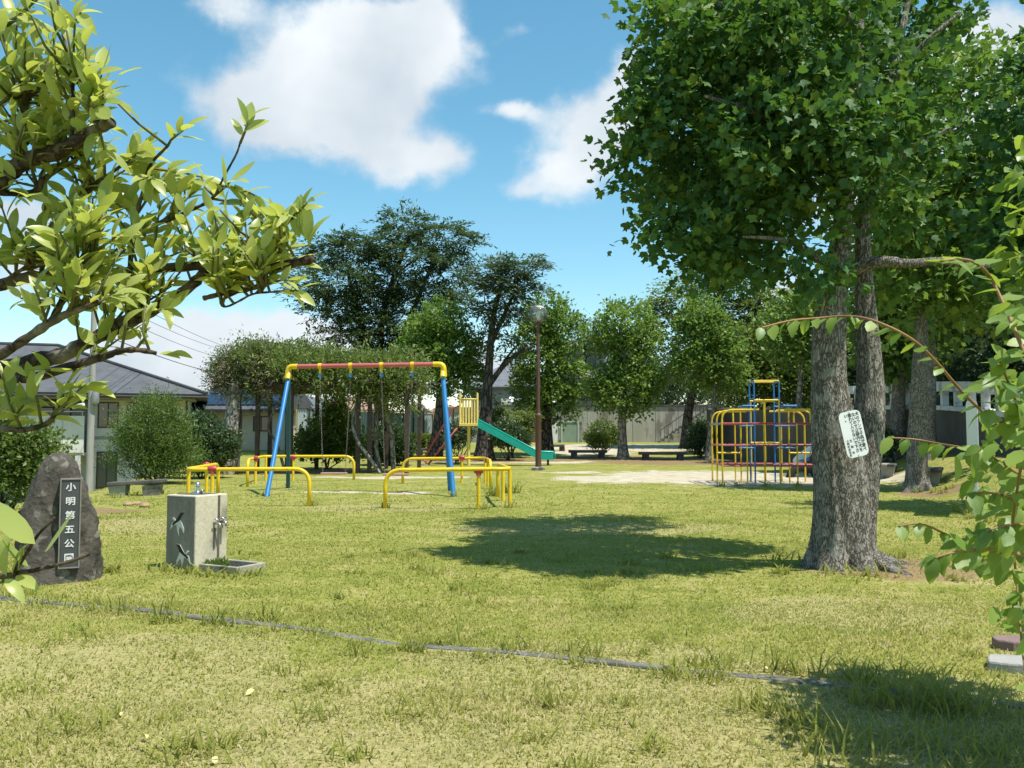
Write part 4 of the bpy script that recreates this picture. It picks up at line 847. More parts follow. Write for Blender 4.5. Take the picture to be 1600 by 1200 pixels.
Y = 38.5; bush('thin grey-green bush beneath the slide platform', 715, Y, [bl(718, 680, 20, 20, Y), bl(708, 690, 14, 18, Y), bl(735, 672, 8, 12, Y)], 340, 12, .3, .11, LF_BLUE, 69, 'upright', 6)
Y = 47; bush('long bright yellow-green clipped hedge behind the slide ladder', 630, Y, [bl(560+18*i, 690, 14, 9, Y, 0, .5) for i in range(8)], 1300, 12, .1, .10, LF_HEDGE, 70, 'puff', 8, name='hedge', shell=.6)
Y = 46; bush('small shaded bush at the foot of the pale leaning trunk', 1092, 43, [bl(1092, 690, 18, 26, 43), bl(1100, 680, 14, 20, 43)], 420, 12, .3, .12, LF_DARK, 71, 'upright', 5)
Y = 56; bush('clipped garden pine behind the green fence', 655, Y, [bl(655, 655, 22, 12, Y), bl(640, 668, 22, 10, Y), bl(680, 665, 24, 12, Y), bl(655, 640, 12, 6, Y)], 420, 12, .3, .15, LF_BLUE, 72, 'flat', 4)
Y = 32; bush('leafy weed bush growing against the ramp wall by the grey trunks', 1392, 29, [bl(1382, 700, 12, 20, 29), bl(1376, 690, 10, 16, 29)], 260, 12, .3, .10, LF_DARK, 73, 'upright', 4)

# pergola with old wisteria
def pergola():
    Y0, Y1 = 30.0, 34.0; xa, xb = X(352, Y0), X(640, Y0); zt_ = 2.95
    g = empty('pergola', ((xa+xb)/2, 32, Z((xa+xb)/2, 32)), 'long pergola of dark posts carrying the old wisteria', 'pergola'); o = g.location
    ST = pm('dark_steel_post', (.045, .035, .028), (.075, .055, .04), scale=5, rough=.7)
    xs = [X(372, Y0), X(403, Y0), X(455, Y0), X(560, Y0), X(578, Y0), X(636, Y0)]
    for yy in (Y0, Y1):
        for x in xs: MB().box(x-.07, x+.07, yy-.07, yy+.07, Z(x, yy)-.2, zt_).build('post', ST, g, o)
        MB().box(xa-.4, xb+.3, yy-.06, yy+.06, zt_+.002, zt_+.16).build('beam', ST, g, o)
    for i in range(15):
        x = xa-.3+(xb-xa+.5)*i/14; MB().box(x-.04, x+.04, Y0-.6, Y1+.6, zt_+.163, zt_+.25).build('purlin', ST, g, o)
    v = empty('wisteria', (X(570, 30.5), 30.5, 0), 'old wisteria sprawling over the pergola roof', 'vine'); ob = v.location; rng = np.random.default_rng(5)
    Y = 31.5
    blobs = [bl(350+18*i, 588-14*math.sin(math.pi*min(1, (i+1)/11)), 24, 20+6*math.sin(i*1.7), Y, (i % 3-1)*1.2, 1.4) for i in range(2, 17)]+[bl(560, 600, 40, 22, 30.4, 0, .8), bl(600, 610, 34, 28, 30.4, 0, .8), bl(625, 615, 22, 26, 30.6, 0, .8), bl(480, 575, 60, 26, Y, 0, 1.6), bl(430, 580, 50, 28, Y, 0, 1.6), bl(400, 612, 18, 16, 30.3, 0, .6), bl(520, 590, 60, 20, 30.2, 0, .6)]
    a = crown_leaves(blobs, 2600, 16, .5, .17, rng, 'puff', .3, .7); scatter('foliage', T_NARROW, *a[:3], a[3], a[4], LF_WIST, v, ob)
    for q, r in (([on(X(596, 30), 29.9), at(575, 712, 29.9), at(558, 690, 29.9), at(549, 660, 30), at(560, 620, 30.2), at(575, 590, 30.5)], .07), ([on(X(594, 30), 29.95), at(566, 700, 30), at(556, 680, 29.9)], .045), ([on(X(610, 30), 31), at(612, 680, 31), at(600, 640, 31), at(606, 600, 31)], .10), ([on(X(440, 30), 30.6), at(432, 690, 30.6), at(416, 670, 30.6), at(428, 640, 30.6), at(450, 600, 30.8)], .05), ([on(X(590, 30), 30.8), at(586, 690, 30.8), at(590, 650, 30.8), at(580, 600, 30.8)], .08)):
        P = chaikin(q, 2); MB().tube(P, [r*(1-.4*i/len(P)) for i in range(len(P))], 9, bumpy(rng, .15)).build('trunk', BARK_L, v, ob, smooth=True)
    for i in range(36):
        b = blobs[int(rng.integers(len(blobs)))]; c = np.array(b[0]); e = c+rng.normal(size=3)*np.array([.9, .6, .3]); MB().tube(wobble_path(c-[0, 0, .3], e, 6, .6, rng), [.02, .018, .016, .013, .01, .006], 5).build('vine_stem', BARK_L, v, ob, smooth=True)
    d = empty('old_vine', on(X(357, 29.5), 29.5), 'half-dead grey vine heaped on the left end of the pergola', 'vine'); od = d.location
    q = [on(X(354, 29.5), 29.5, -.05), at(357, 690, 29.5), at(363, 650, 29.6), at(366, 600, 29.8)]
    P = chaikin(q, 2); MB().tube(P, [.27-.06*i/len(P) for i in range(len(P))], 14, bumpy(rng, .2, 4)).build('trunk', BARK_L, d, od, smooth=True)
    q = [on(X(366, 29.5), 29.7, -.05), at(372, 690, 29.8), at(374, 640, 29.8), at(368, 610, 29.8)]
    P = chaikin(q, 2); MB().tube(P, .12, 10, bumpy(rng, .2, 4)).build('trunk', BARK_D, d, od, smooth=True)
    blobs = [bl(360, 580, 30, 28, 29.8), bl(380, 560, 28, 22, 30), bl(345, 595, 18, 20, 29.7), bl(400, 560, 22, 22, 30.2), bl(405, 590, 26, 22, 30)]
    a = crown_leaves(blobs, 420, 12, .4, .12, rng, 'droop', .4, .8); scatter('dry_foliage', T_NARROW, *a[:3], a[3], a[4], LF_DRY, d, od)
    a = crown_leaves(blobs, 320, 12, .4, .12, rng, 'upright', .3, .8); scatter('green_foliage', T_NARROW, *a[:3], a[3], a[4], LF_WIST, d, od)
    for i in range(40):
        b = blobs[int(rng.integers(len(blobs)))]; c = np.array(b[0]); e = c+unit(rng.normal(size=(1, 3)))[0]*np.array(b[1])*1.15; MB().tube(wobble_path(c, e, 6, .5, rng), [.018, .016, .014, .012, .009, .005], 5).build('vine_stem', BARK_L, d, od, smooth=True)
pergola()

# big double-trunked tulip tree in front, right of centre
def leafy_crown(g, org, blobs, ns, nl, L, size, seed, tmpl, lm, nkeep=300, shell=.35, mode='droop', extra=None):
    """one object per leaf for the leaves that show largest, the rest as one piece of stuff"""
    rng = np.random.default_rng(seed); a = list(crown_leaves(blobs, ns, nl, L, size, rng, mode, shell, .8))
    if extra is not None: a = [np.concatenate([p, q]) for p, q in zip(a, extra)]
    pos, d, nn, sz, ti = a
    dep = pos[:, 1]; u = pos[:, 0]/dep; v = (pos[:, 2]-EYE)/dep
    vis = (np.abs(u) < .59) & (v < .5) & (v > -.38) & (dep > .3)
    out = np.zeros(len(pos))
    for c, r in blobs:
        q = np.sqrt((((pos-np.array(c))/np.array(r))**2).sum(1)); out = np.maximum(out, 1-q)
    score = np.where(vis, sz/np.linalg.norm(pos-[0, 0, EYE], axis=1)*(1-.35*np.clip(out, 0, 1))*np.abs((unit(nn)*unit(np.array([0, 0, EYE])-pos)).sum(1)*.6+.4), 0)
    keep = np.argsort(-score)[:nkeep]; rest = np.setdiff1d(np.arange(len(pos)), keep)
    o = scatter('foliage', tmpl, pos[rest], d[rest], nn[rest], sz[rest], ti[rest], lm, g, org); o['kind'] = 'stuff'
    V, Fc = tmpl; variants = []
    for k in range(5):
        me = bpy.data.meshes.new('leaf'); W = V.copy(); W[:, 2] += (k-2)*.10*(W[:, 0]-.4)**2*2-.15*(k % 2)*np.abs(W[:, 1]); me.from_pydata([tuple(p) for p in W], [], Fc); me.update()
        at_ = me.attributes.new('tint', 'FLOAT', 'POINT'); at_.data.foreach_set('value', np.full(len(W), .25+.13*k, np.float32)); me.materials.append(lm); variants.append(me)
    org = Vector(org)
    for n_, i in enumerate(keep):
        x = Vector(d[i]).normalized(); z = Vector(nn[i]); y = z.cross(x).normalized(); z = x.cross(y); s = float(sz[i])
        o = bpy.data.objects.new('leaf', variants[int(np.clip((ti[i]-.1)*5.5, 0, 4))]); COL.objects.link(o); o.parent = g
        M_ = Matrix((x*s, y*s, z*s)).transposed().to_4x4(); M_.translation = Vector(pos[i])-org; o.matrix_local = M_
def tulip():
    Y = 8.65; b = (X(1318, Y), Y, Z(X(1318, Y), Y)); k = Y/F; rng = np.random.default_rng(77)
    g = empty('tulip_tree', b, 'big double-trunked tulip tree with the white notice fixed to its bark', 'tree')
    a1 = rng.random(8)*6
    def ridge(amp):
        def f(a, z, i):
            h = z-b[2]; r = 1+amp*(.5*math.sin(a*11+a1[0]+1.2*math.sin(z*2.3+a*2))+.4*math.sin(a*17+a1[1]+1.6*math.sin(z*3.1+a))+.3*math.sin(a*3+a1[2]+z))
            r += .22*math.exp(-max(0, h)/.20)*(1+.9*math.sin(a*5+a1[3])+.4*math.sin(a*9+a1[4]))
            return r
        return f
    def path(pts, n=2): return chaikin([at(px, py, y) for px, py, y in pts], n)
    def resample(P, m):
        P = np.array(P); s = np.r_[0, np.cumsum(np.linalg.norm(np.diff(P, axis=0), axis=1))]; t = np.linspace(0, s[-1], m); return [tuple(np.interp(t, s, P[:, c])[None][0][j] for c in range(3)) for j in range(m)]
    P = np.array(path([(1316, 905, Y), (1316, 870, Y), (1315, 780, Y), (1310, 715, Y), (1299, 640, Y), (1295, 580, Y), (1296, 513, Y), (1303, 450, Y), (1312, 395, Y), (1320, 320, Y), (1330, 200, Y), (1340, 60, Y), (1345, -120, Y), (1350, -300, Y)]))
    def rs(P, m):
        s = np.r_[0, np.cumsum(np.linalg.norm(np.diff(P, axis=0), axis=1))]; t = np.linspace(0, s[-1], m); return np.stack([np.interp(t, s, P[:, c]) for c in range(3)], 1)
    Q = rs(P, 90); hz = Q[:, 2]-b[2]
    rr = np.interp(hz, [0, .2, .6, 1.2, 1.8, 2.4, 3.1, 3.6, 5, 7], np.array([44, 42, 41, 36, 26, 25, 17, 14, 11, 5])*k)
    MB().tube(Q, list(rr), 56, ridge(.055)).build('trunk', BARK_T, g, b, smooth=True)
    P = np.array(path([(1340, 880, Y+.12), (1342, 800, Y+.12), (1350, 720, Y+.14), (1359, 640, Y+.15), (1361, 590, Y+.15), (1355, 513, Y+.15), (1349, 430, Y+.15), (1348, 350, Y+.15), (1356, 280, Y+.2), (1385, 150, Y+.3), (1420, 0, Y+.4), (1440, -150, Y+.5)]))
    Q = rs(P, 80); hz = Q[:, 2]-b[2]
    rr = np.interp(hz, [0, .3, 1, 1.3, 1.85, 2.4, 3.1, 4, 6], np.array([26, 25, 25, 25, 20, 17, 12, 10, 5])*k)
    MB().tube(Q, list(rr), 44, ridge(.06)).build('trunk', BARK_T, g, b, smooth=True)
    for pts, r in (([(1335, 420, Y), (1352, 412, Y-.1), (1385, 407, Y-.25), (1420, 413, Y-.3), (1470, 405, Y-.35), (1530, 420, Y-.4), (1600, 400, Y-.4)], 12*k), ([(1312, 440, Y), (1285, 410, Y-.15), (1255, 385, Y-.3), (1215, 372, Y-.5), (1160, 370, Y-.6)], 8*k), ([(1325, 300, Y), (1270, 230, Y-.3), (1200, 180, Y-.5), (1100, 150, Y-.6)], 11*k), ([(1330, 200, Y), (1250, 90, Y), (1150, 20, Y), (1060, -30, Y)], 11*k),
                   ([(1350, 330, Y), (1390, 260, Y), (1440, 220, Y-.2), (1490, 200, Y-.3)], 9*k), ([(1330, 230, Y), (1230, 260, Y+.5), (1120, 270, Y+.9), (1000, 280, Y+1)], 9*k), ([(1340, 60, Y), (1280, -60, Y-.4), (1240, -150, Y-.6)], 9*k), ([(1390, 130, Y+.3), (1450, 60, Y), (1500, 20, Y)], 7*k)):
        Q = path(pts); MB().tube(Q, [r*(1-.94*i/len(Q))+.003 for i in range(len(Q))], 12, bumpy(rng, .12)).build('limb', BARK_T, g, b, smooth=True)
    for an, L_ in ((-.9, .75), (.15, .75), (-2.2, .55), (-1.45, .45), (3.3, .5), (1.2, .5), (-.4, .6)):
        p = []
        for t in (.25, .45, .7, 1): x, y = b[0]+math.cos(an)*L_*t, b[1]+math.sin(an)*L_*t*.8; p.append((x, y, Z(x, y)+.16*(1-t)**1.4-.03))
        MB().tube(p, [.12, .085, .05, .02], 10, bumpy(rng, .2)).build('root', BARK_T, g, b, smooth=True)
    dy = 0
    blobs = [bl(1109, 110, 100, 72, Y, 1.4, .8), bl(1074, 195, 90, 60, Y, .4, .8), bl(1094, 285, 96, 52, Y, 1.6, .8), bl(1130, 345, 96, 38, Y, .2, .7), bl(1180, 190, 110, 84, Y, 1.9, .9), bl(1170, 300, 100, 56, Y, .9, .8), bl(1200, 230, 80, 70, Y, -.5, .6), bl(1160, 20, 100, 76, Y, 1.2, .9), bl(1250, 60, 110, 100, Y, -.4, .8), bl(1134, 60, 70, 60, Y, -.3, .6),
             bl(1265, 200, 70, 76, Y, -.6, .5), bl(1380, 90, 60, 70, Y, .8, .6), bl(1430, 20, 60, 46, Y, .9, .5), bl(1270, -110, 130, 90, Y, .9, .9), bl(1405, 230, 50, 50, Y, 1.0, .5), bl(1160, -90, 100, 70, Y, 2.4, .9), bl(1200, -160, 120, 70, Y, 2.8, .9), bl(1134, -20, 80, 50, Y, 2.9, .8), bl(1250, 402, 38, 24, Y, -.4, .35), bl(1272, 430, 20, 24, Y, -.55, .22), bl(1385, 310, 34, 40, Y, .8, .4),
             bl(1335, 285, 30, 34, Y, -.6, .3), bl(1390, 185, 38, 44, Y, -.55, .3), bl(1330, 230, 40, 40, Y, -.8, .3), bl(1430, 120, 38, 40, Y, -.3, .35),
             bl(1034, 150, 46, 30, Y, .2, .45), bl(1009, 262, 36, 26, Y, .3, .4), bl(1084, 362, 50, 22, Y, -.1, .45), bl(1034, 50, 36, 44, Y, .3, .5), bl(1119, 398, 36, 16, Y, .1, .4), bl(989, 150, 20, 14, Y, .2, .25), bl(994, 205, 22, 16, Y, 0, .25), bl(1034, 335, 26, 18, Y, .1, .3), bl(1034, 8, 20, 16, Y, .3, .3), bl(1480, 40, 26, 22, Y, .5, .3), bl(1160, 390, 40, 16, Y, .3, .4), bl(1180, 110, 80, 60, Y, 3.4, .8), bl(1290, 40, 80, 60, Y, 3.7, .8), bl(1240, 190, 70, 50, Y, 3.1, .7)]
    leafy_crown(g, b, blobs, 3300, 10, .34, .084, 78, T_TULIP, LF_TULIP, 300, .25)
    return g
tulip()
# the tulip trees behind it
def tulip_back(label, px, py_base, Y, rad, tops, blobs, seed, ns, size=.15):
    b = (X(px, Y), Y, Z(X(px, Y), Y)); rng = np.random.default_rng(seed)
    g = empty('tulip_tree', b, label, 'tree')
    P = chaikin([(b[0], b[1], b[2]-.1)]+[at(a, c, Y) for a, c in tops], 3); n = len(P)
    MB().tube(P, [rad*(1.0-.72*i/n)*(1+.5*math.exp(-(P[i][2]-b[2])/.2)) for i in range(n)], 28, bumpy(rng, .07, 9)).build('trunk', BARK_T, g, b, smooth=True)
    for q in blobs[:6]:
        c = np.array(q[0]); i = min(range(int(n*.4), n), key=lambda i: abs(P[i][2]-(c[2]-.8))); MB().tube(wobble_path(P[i], c, 7, .3, rng), [rad*.36*(1-.8*t/6)+.01 for t in range(7)], 9).build('limb', BARK_T, g, b, smooth=True)
    a = crown_leaves(blobs, ns, 10, .5, size, rng, 'droop', .35, .8)
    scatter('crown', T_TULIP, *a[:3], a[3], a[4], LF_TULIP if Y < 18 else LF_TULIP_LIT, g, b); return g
Y = 20.6
tulip_back('tall tulip tree with a straight grey trunk standing beside the concrete bench', 1430, 768, Y, .25, [(1432, 700), (1436, 600), (1440, 500), (1444, 400), (1448, 250)],
           [bl(1440, 250, 90, 70, Y), bl(1520, 180, 90, 80, Y), bl(1400, 330, 80, 60, Y), bl(1500, 330, 100, 70, Y), bl(1590, 260, 90, 90, Y), bl(1440, 430, 80, 40, Y), bl(1520, 430, 80, 40, Y), bl(1580, 380, 70, 60, Y), bl(1480, 120, 70, 50, Y), bl(1560, 110, 60, 50, Y), bl(1385, 420, 40, 40, Y), bl(1410, 480, 40, 24, Y), bl(1500, 480, 40, 24, Y)], 81, 860, .17)
Y = 26.5
tulip_back('slimmer tulip tree just right of and behind the straight grey trunk', 1452, 735, Y, .22, [(1453, 680), (1455, 600), (1456, 480), (1460, 330)],
           [bl(1480, 350, 70, 60, Y), bl(1540, 330, 70, 60, Y), bl(1450, 420, 60, 40, Y), bl(1530, 420, 70, 40, Y), bl(1600, 350, 70, 70, Y), bl(1470, 490, 50, 26, Y), bl(1540, 470, 60, 30, Y)], 82, 620, .22)
Y = 30
tulip_back('shaded tulip tree seen between the double trunk and the straight grey trunk', 1400, 722, Y, .32, [(1402, 680), (1404, 620), (1406, 520), (1400, 380)],
           [bl(1390, 420, 60, 50, Y), bl(1430, 400, 50, 50, Y), bl(1385, 500, 46, 36, Y), bl(1420, 530, 46, 30, Y), bl(1390, 560, 40, 24, Y), bl(1440, 480, 40, 30, Y)], 83, 560, .22)
# off to the right beyond the frame: the same row goes on
Y = 15
tulip_back('near tulip tree whose dark leaves fill the upper right corner', 1690, 0, Y, .25, [(1692, 700), (1694, 500), (1690, 300), (1680, 100)],
           [bl(1640, 180, 100, 90, Y), bl(1600, 290, 70, 70, Y), bl(1680, 320, 110, 80, Y), bl(1600, 370, 60, 50, Y), bl(1690, 60, 100, 90, Y), bl(1750, 220, 110, 110, Y), bl(1640, 420, 70, 40, Y), bl(1555, 340, 40, 44, Y)], 84, 520, .14)

# ------------------------------------------------------------------ play equipment and furniture
YEL = paint('yellow_paint', (0.78, 0.53, 0.015), (0.42, 0.22, 0.06)); RED = paint('red_paint', (0.46, 0.055, 0.06), (0.30, 0.12, 0.10)); BLUE = paint('blue_paint', (0.02, 0.19, 0.48), (0.05, 0.12, 0.22))
TEAL = paint('teal_paint', (0.0, 0.36, 0.29), (0.03, 0.25, 0.21), .3); CREAM = paint('cream_yellow_paint', (0.80, 0.62, 0.16), (0.5, 0.35, 0.15)); ROSE = paint('faded_red_paint', (0.40, 0.09, 0.085), (0.30, 0.16, 0.13)); NAVY = paint('dark_teal_paint', (0.01, 0.10, 0.16), None)
BROWN = paint('brown_paint', (0.115, 0.055, 0.038), (0.16, 0.10, 0.07), .5); STEEL = pm('steel', (.55, .55, .54), (.42, .42, .41), rough=.28, metallic=.9, scale=8); CHAIN = pm('chain_steel', (.16, .15, .14), (.24, .22, .2), rough=.5, metallic=.6)
PINK = paint('faded_pink_rubber', (.42, .22, .19), (.33, .2, .17), .7)

def swing():
    A = Vector((X(450, 20.7), 20.7, 0)); B = Vector((X(692, 20.0), 20.0, 0)); zb = 2.98
    g = empty('swing_set', ((A+B)/2), 'tall swing frame with a red top beam and blue slanted legs', 'swing'); o = g.location
    ax = (B-A).normalized(); a0 = A+ax*.22; b0 = B-ax*.22
    MB().tube([(a0.x, a0.y, zb), (b0.x, b0.y, zb)], .053, 16).build('beam', paint('salmon_paint', (0.52, 0.13, 0.125), (0.36, 0.16, 0.14)), g, o, smooth=True, angle=50)
    feet = [(A, (X(418, 19.0), 19.0), BLUE), (A, (X(452, 22.1), 22.1), NAVY), (B, (X(710, 18.9), 18.9), BLUE), (B, (X(704, 21.0), 21.0), BLUE)]
    for P, f, m in feet:
        top = Vector((P.x, P.y, zb-.27)); ft = Vector((*f, Z(*f)-.08)); MB().tube([ft, top], .052, 14).build('leg', m, g, o, smooth=True, angle=50)
    for P, s in ((A, 1), (B, -1)):
        p = rounded([(P.x+ax.x*s*.23, P.y+ax.y*s*.23, zb), (P.x-ax.x*s*.01, P.y-ax.y*s*.01, zb), (P.x-ax.x*s*.03, P.y, zb-.29)], .15, 6)
        MB().tube(p, .064, 14).tube([(P.x, P.y-.09, zb-.30), (P.x, P.y, zb-.12), (P.x, P.y+.09, zb-.30)], .060, 12).build('elbow', YEL, g, o, smooth=True, angle=50)
    spots = [497, 547, 597, 646]; hp = []
    for px in spots:
        t = (X(px, 20.4)-a0.x)/(b0.x-a0.x); p = a0.lerp(b0, t); hp.append(p)
        ring = MB(); ring.tube([(p.x-ax.x*.04, p.y-ax.y*.04, zb), (p.x+ax.x*.04, p.y+ax.y*.04, zb)], .071, 14)
        ring.box(p.x-.025, p.x+.025, p.y-.012, p.y+.012, zb-.24, zb-.06); h = ring.build('hanger', YEL, g, o)
        MB().tube([(p.x, p.y-.02, zb-.23), (p.x, p.y+.02, zb-.23)], .045, 10).build('bearing', BLUE, h, o)
    for i, lab in ((0, 'left swing seat hanging on two thin chains'), (2, 'right swing seat hanging nearest the slide')):
        p, q = hp[i], hp[i+1]; mid = (p+q)/2; zs = Z(mid.x, mid.y)+.40
        s = empty('hanging_swing', (mid.x, mid.y, zs), lab, 'swing seat', 'seats of the swing'); os = s.location
        d = (q-p).normalized()*.29; MB().hexa([(mid.x-d.x*1.05, mid.y-.11, zs), (mid.x+d.x*1.05, mid.y-.11, zs), (mid.x+d.x*1.05, mid.y+.11, zs), (mid.x-d.x*1.05, mid.y+.11, zs)], [(mid.x-d.x*1.05, mid.y-.11, zs+.045), (mid.x+d.x*1.05, mid.y-.11, zs+.045), (mid.x+d.x*1.05, mid.y+.11, zs+.045), (mid.x-d.x*1.05, mid.y+.11, zs+.045)]).build('seat', PINK, s, os, bevel=.012)
        for e, sg in ((p, -1), (q, 1)):
            m = MB(); top = Vector((e.x, e.y, zb-.26)); bot = Vector((mid.x+d.x*sg*.93, mid.y, zs+.045)); n = 46; L_ = (top-bot); u = L_/n
            for k in range(n):
                a = bot+u*(k-.12); b = bot+u*(k+1.12); w = Vector((.012, 0, 0)) if k % 2 else Vector((0, .012, 0))
                m.tube([a, a+w+u*.25, b+w-u*.25, b, b-w-u*.25, a-w+u*.25, a], .0036, 4, cap=False)
            m.build('chain', CHAIN, s, os)
swing()

def rail(label, pts, posts, caps, r=.038, rc=.30):
    """guard rail: top bar bent down to the ground at its ends, posts underneath, red joint caps"""
    h = .70; c = pts[len(pts)//2]; g = empty('guard_rail', (c[0], c[1], Z(c[0], c[1])), label, 'guard rail', 'yellow guard rails around the swing'); o = g.location
    P = []
    for (x, y, kind) in pts:
        z = Z(x, y)
        if kind == 'down': P.append((x, y, 'd'))
        else: P.append((x, y, z+h))
    W = []
    for i, (x, y, k) in enumerate(P):
        z = Z(x, y)
        if k == 'd':
            if i == 0: W += [(x, y, z-.1), (x, y, z+h)]
            else: W += [(x, y, z+h), (x, y, z-.1)]
        else: W.append((x, y, k))
    MB().tube(rounded(W, rc, 7), r, 12).build('top_bar', YEL, g, o, smooth=True)
    for x, y in posts:
        MB().tube([(x, y, Z(x, y)-.1), (x, y, Z(x, y)+h-.02)], r*.95, 12).build('post', YEL, g, o, smooth=True, angle=50)
    for (x0, y0), (x1, y1) in caps:
        d = Vector((x1-x0, y1-y0, 0)).normalized(); z = Z(x0, y0)+h; MB().tube([Vector((x0, y0, z))-d*.085, Vector((x0, y0, z))-d*.07, Vector((x0, y0, z))+d*.07, Vector((x0, y0, z))+d*.085], [r, r*1.45, r*1.45, r], 12).tube([(x0, y0, z-.09), (x0, y0, z)], r*1.3, 10).build('joint_cap', RED, g, o, smooth=True, angle=50)
def rails():
    q = lambda px, Y: (X(px, Y), Y)
    rail('yellow guard rail behind the concrete drinking fountain', [(*q(485, 16.4), 'down'), (*q(291, 16.4), ''), (*q(343, 19.2), 'down')], [q(334, 16.4), q(297, 16.7), q(325, 18.4)], [(q(334, 16.4), q(485, 16.4)), (q(325, 18.4), q(343, 19.2))])
    rail('nearest yellow guard rail right of the swing legs with a red joint', [(*q(603, 16.0), 'down'), (*q(798, 15.9), ''), (*q(778, 18.6), 'down')], [q(748, 15.95), q(796.5, 16.05), q(786, 17.6)], [(q(748, 15.95), q(798, 15.9))])
    rail('far left yellow guard rail passing behind the left swing seat', [(*q(554, 25.6), 'down'), (*q(413, 25.6), ''), (*q(388.5, 22.4), 'down')], [q(459.5, 25.6), q(401, 23.4), q(417, 25.2)], [(q(459.5, 25.6), q(554, 25.6)), (q(401, 23.4), q(413, 25.6))])
    rail('far right yellow guard rail in front of the slide post', [(*q(630, 24.3), 'down'), (*q(757, 24.3), ''), (*q(766.5, 21.6), 'down')], [q(722, 24.3), q(758, 24.0), q(762.5, 22.2)], [(q(722, 24.3), q(757, 24.3)), (q(761, 22.9), q(766.5, 21.6))])
rails()

def slide():
    Y = 37.0; zp = at(800, 664, Y)[2]; x0, x1 = X(718, Y), X(747, Y); w = .55; ya, yb = Y-w/2, Y+w/2
    g = empty('slide', (X(732, Y), Y, Z(X(732, Y), Y)), 'playground slide with a cream platform cage, red ladder and teal chute', 'slide'); o = g.location
    MB().box(x0, x1, ya-.1, yb+.1, zp-.05, zp+.06).build('platform', CREAM, g, o, bevel=.01)
    zr = at(800, 624, Y)[2]; zt2 = at(800, 614, Y)[2]
    for yy in (ya-.06, yb+.06):
        for x in (x0+.03, x1-.03): MB().tube([(x, yy, zp), (x, yy, zt2)], .034, 10).build('corner_post', CREAM, g, o, smooth=True, angle=50)
        MB().tube([(x0+.03, yy, zr), (x1-.03, yy, zr)], .03, 10).build('guard_rail', CREAM, g, o, smooth=True)
        for i in range(1, 6): MB().tube([(x0+.03+(x1-x0-.06)*i/6, yy, zp), (x0+.03+(x1-x0-.06)*i/6, yy, zr)], .021, 8).build('guard_bar', CREAM, g, o, smooth=True, angle=50)
    xp = X(732.5, Y); MB().tube([(xp, Y, Z(xp, Y)-.15), (xp, Y, zp-.04)], .072, 14).build('post', CREAM, g, o, smooth=True, angle=50)
    # chute: bed and two raised sides, with a flat run-out
    prof = [(X(745, Y), zp+.02), (X(838, Y), at(0, 712, Y)[2]-.02), (X(845, Y), at(0, 714.5, Y)[2]), (X(864, Y), at(0, 715, Y)[2])]
    P = [Vector((a, 0, b)) for a, b in prof]
    def sweep(ylo, yhi, zlo, zhi, name, mat):
        m = MB(); vs = []
        for i, p in enumerate(P):
            for yy, dz in ((ylo, zlo), (yhi, zlo), (yhi, zhi), (ylo, zhi)): vs.append((p.x, yy, p.z+dz))
        n = len(P); fs = [(0, 1, 2, 3), tuple(4*(n-1)+k for k in (3, 2, 1, 0))]
        for i in range(n-1):
            for k in range(4): fs.append((4*i+k, 4*i+4+k, 4*i+4+(k+1) % 4, 4*i+(k+1) % 4))
        return m.add(vs, fs).build(name, mat, g, o)
    sweep(ya+.06, yb-.06, -.03, .02, 'chute_bed', STEEL)
    for a, b in ((ya, ya+.055), (yb-.055, yb)): sweep(a, b, -.09, .24, 'chute_side', TEAL)
    for a in (ya+.027, yb-.027): MB().tube([(p.x, a, p.z+.245) for p in P]+[(P[-1].x+.07, a, P[-1].z+.16), (P[-1].x+.08, a, P[-1].z-.05)], .035, 8).build('chute_edge', TEAL, g, o, smooth=True)
    xl = X(856, Y); MB().tube([(xl, Y, Z(xl, Y)-.1), (xl, Y, P[-1].z-.05)], .05, 10).build('foot', IRON, g, o, smooth=True)
    # ladder
    xb = X(666, Y); zb = Z(xb, Y); n = 7
    for yy in (ya, yb):
        MB().tube([(xb, yy, zb-.08), (x0+.02, yy, zp)], .028, 8).build('ladder_rail', ROSE, g, o, smooth=True)
        MB().tube(rounded([(xb-.1, yy, zb+.28), (x0-.42, yy, zp+.42), (x0-.32, yy, zp+.72), (x0+.03, yy, zp+.80)], .25, 5), .024, 8).tube([(xb-.1, yy, zb+.28), (xb+.05, yy, zb+.05)], .024, 8).build('handrail', ROSE, g, o, smooth=True)
    for i in range(1, n):
        t = i/n; MB().box(xb+(x0-xb)*t-.05, xb+(x0-xb)*t+.05, ya, yb, zb+(zp-zb)*t-.014, zb+(zp-zb)*t+.014).build('rung', ROSE, g, o)
    MB().hexa([(xb-.22, ya-.1, zb-.1), (xb+.15, ya-.1, zb-.1), (xb+.15, yb+.1, zb-.1), (xb-.22, yb+.1, zb-.1)], [(xb-.2, ya-.08, zb+.06), (xb+.13, ya-.08, zb+.06), (xb+.13, yb+.08, zb+.06), (xb-.2, yb+.08, zb+.06)]).build('footing', CONC, g, o)
slide()

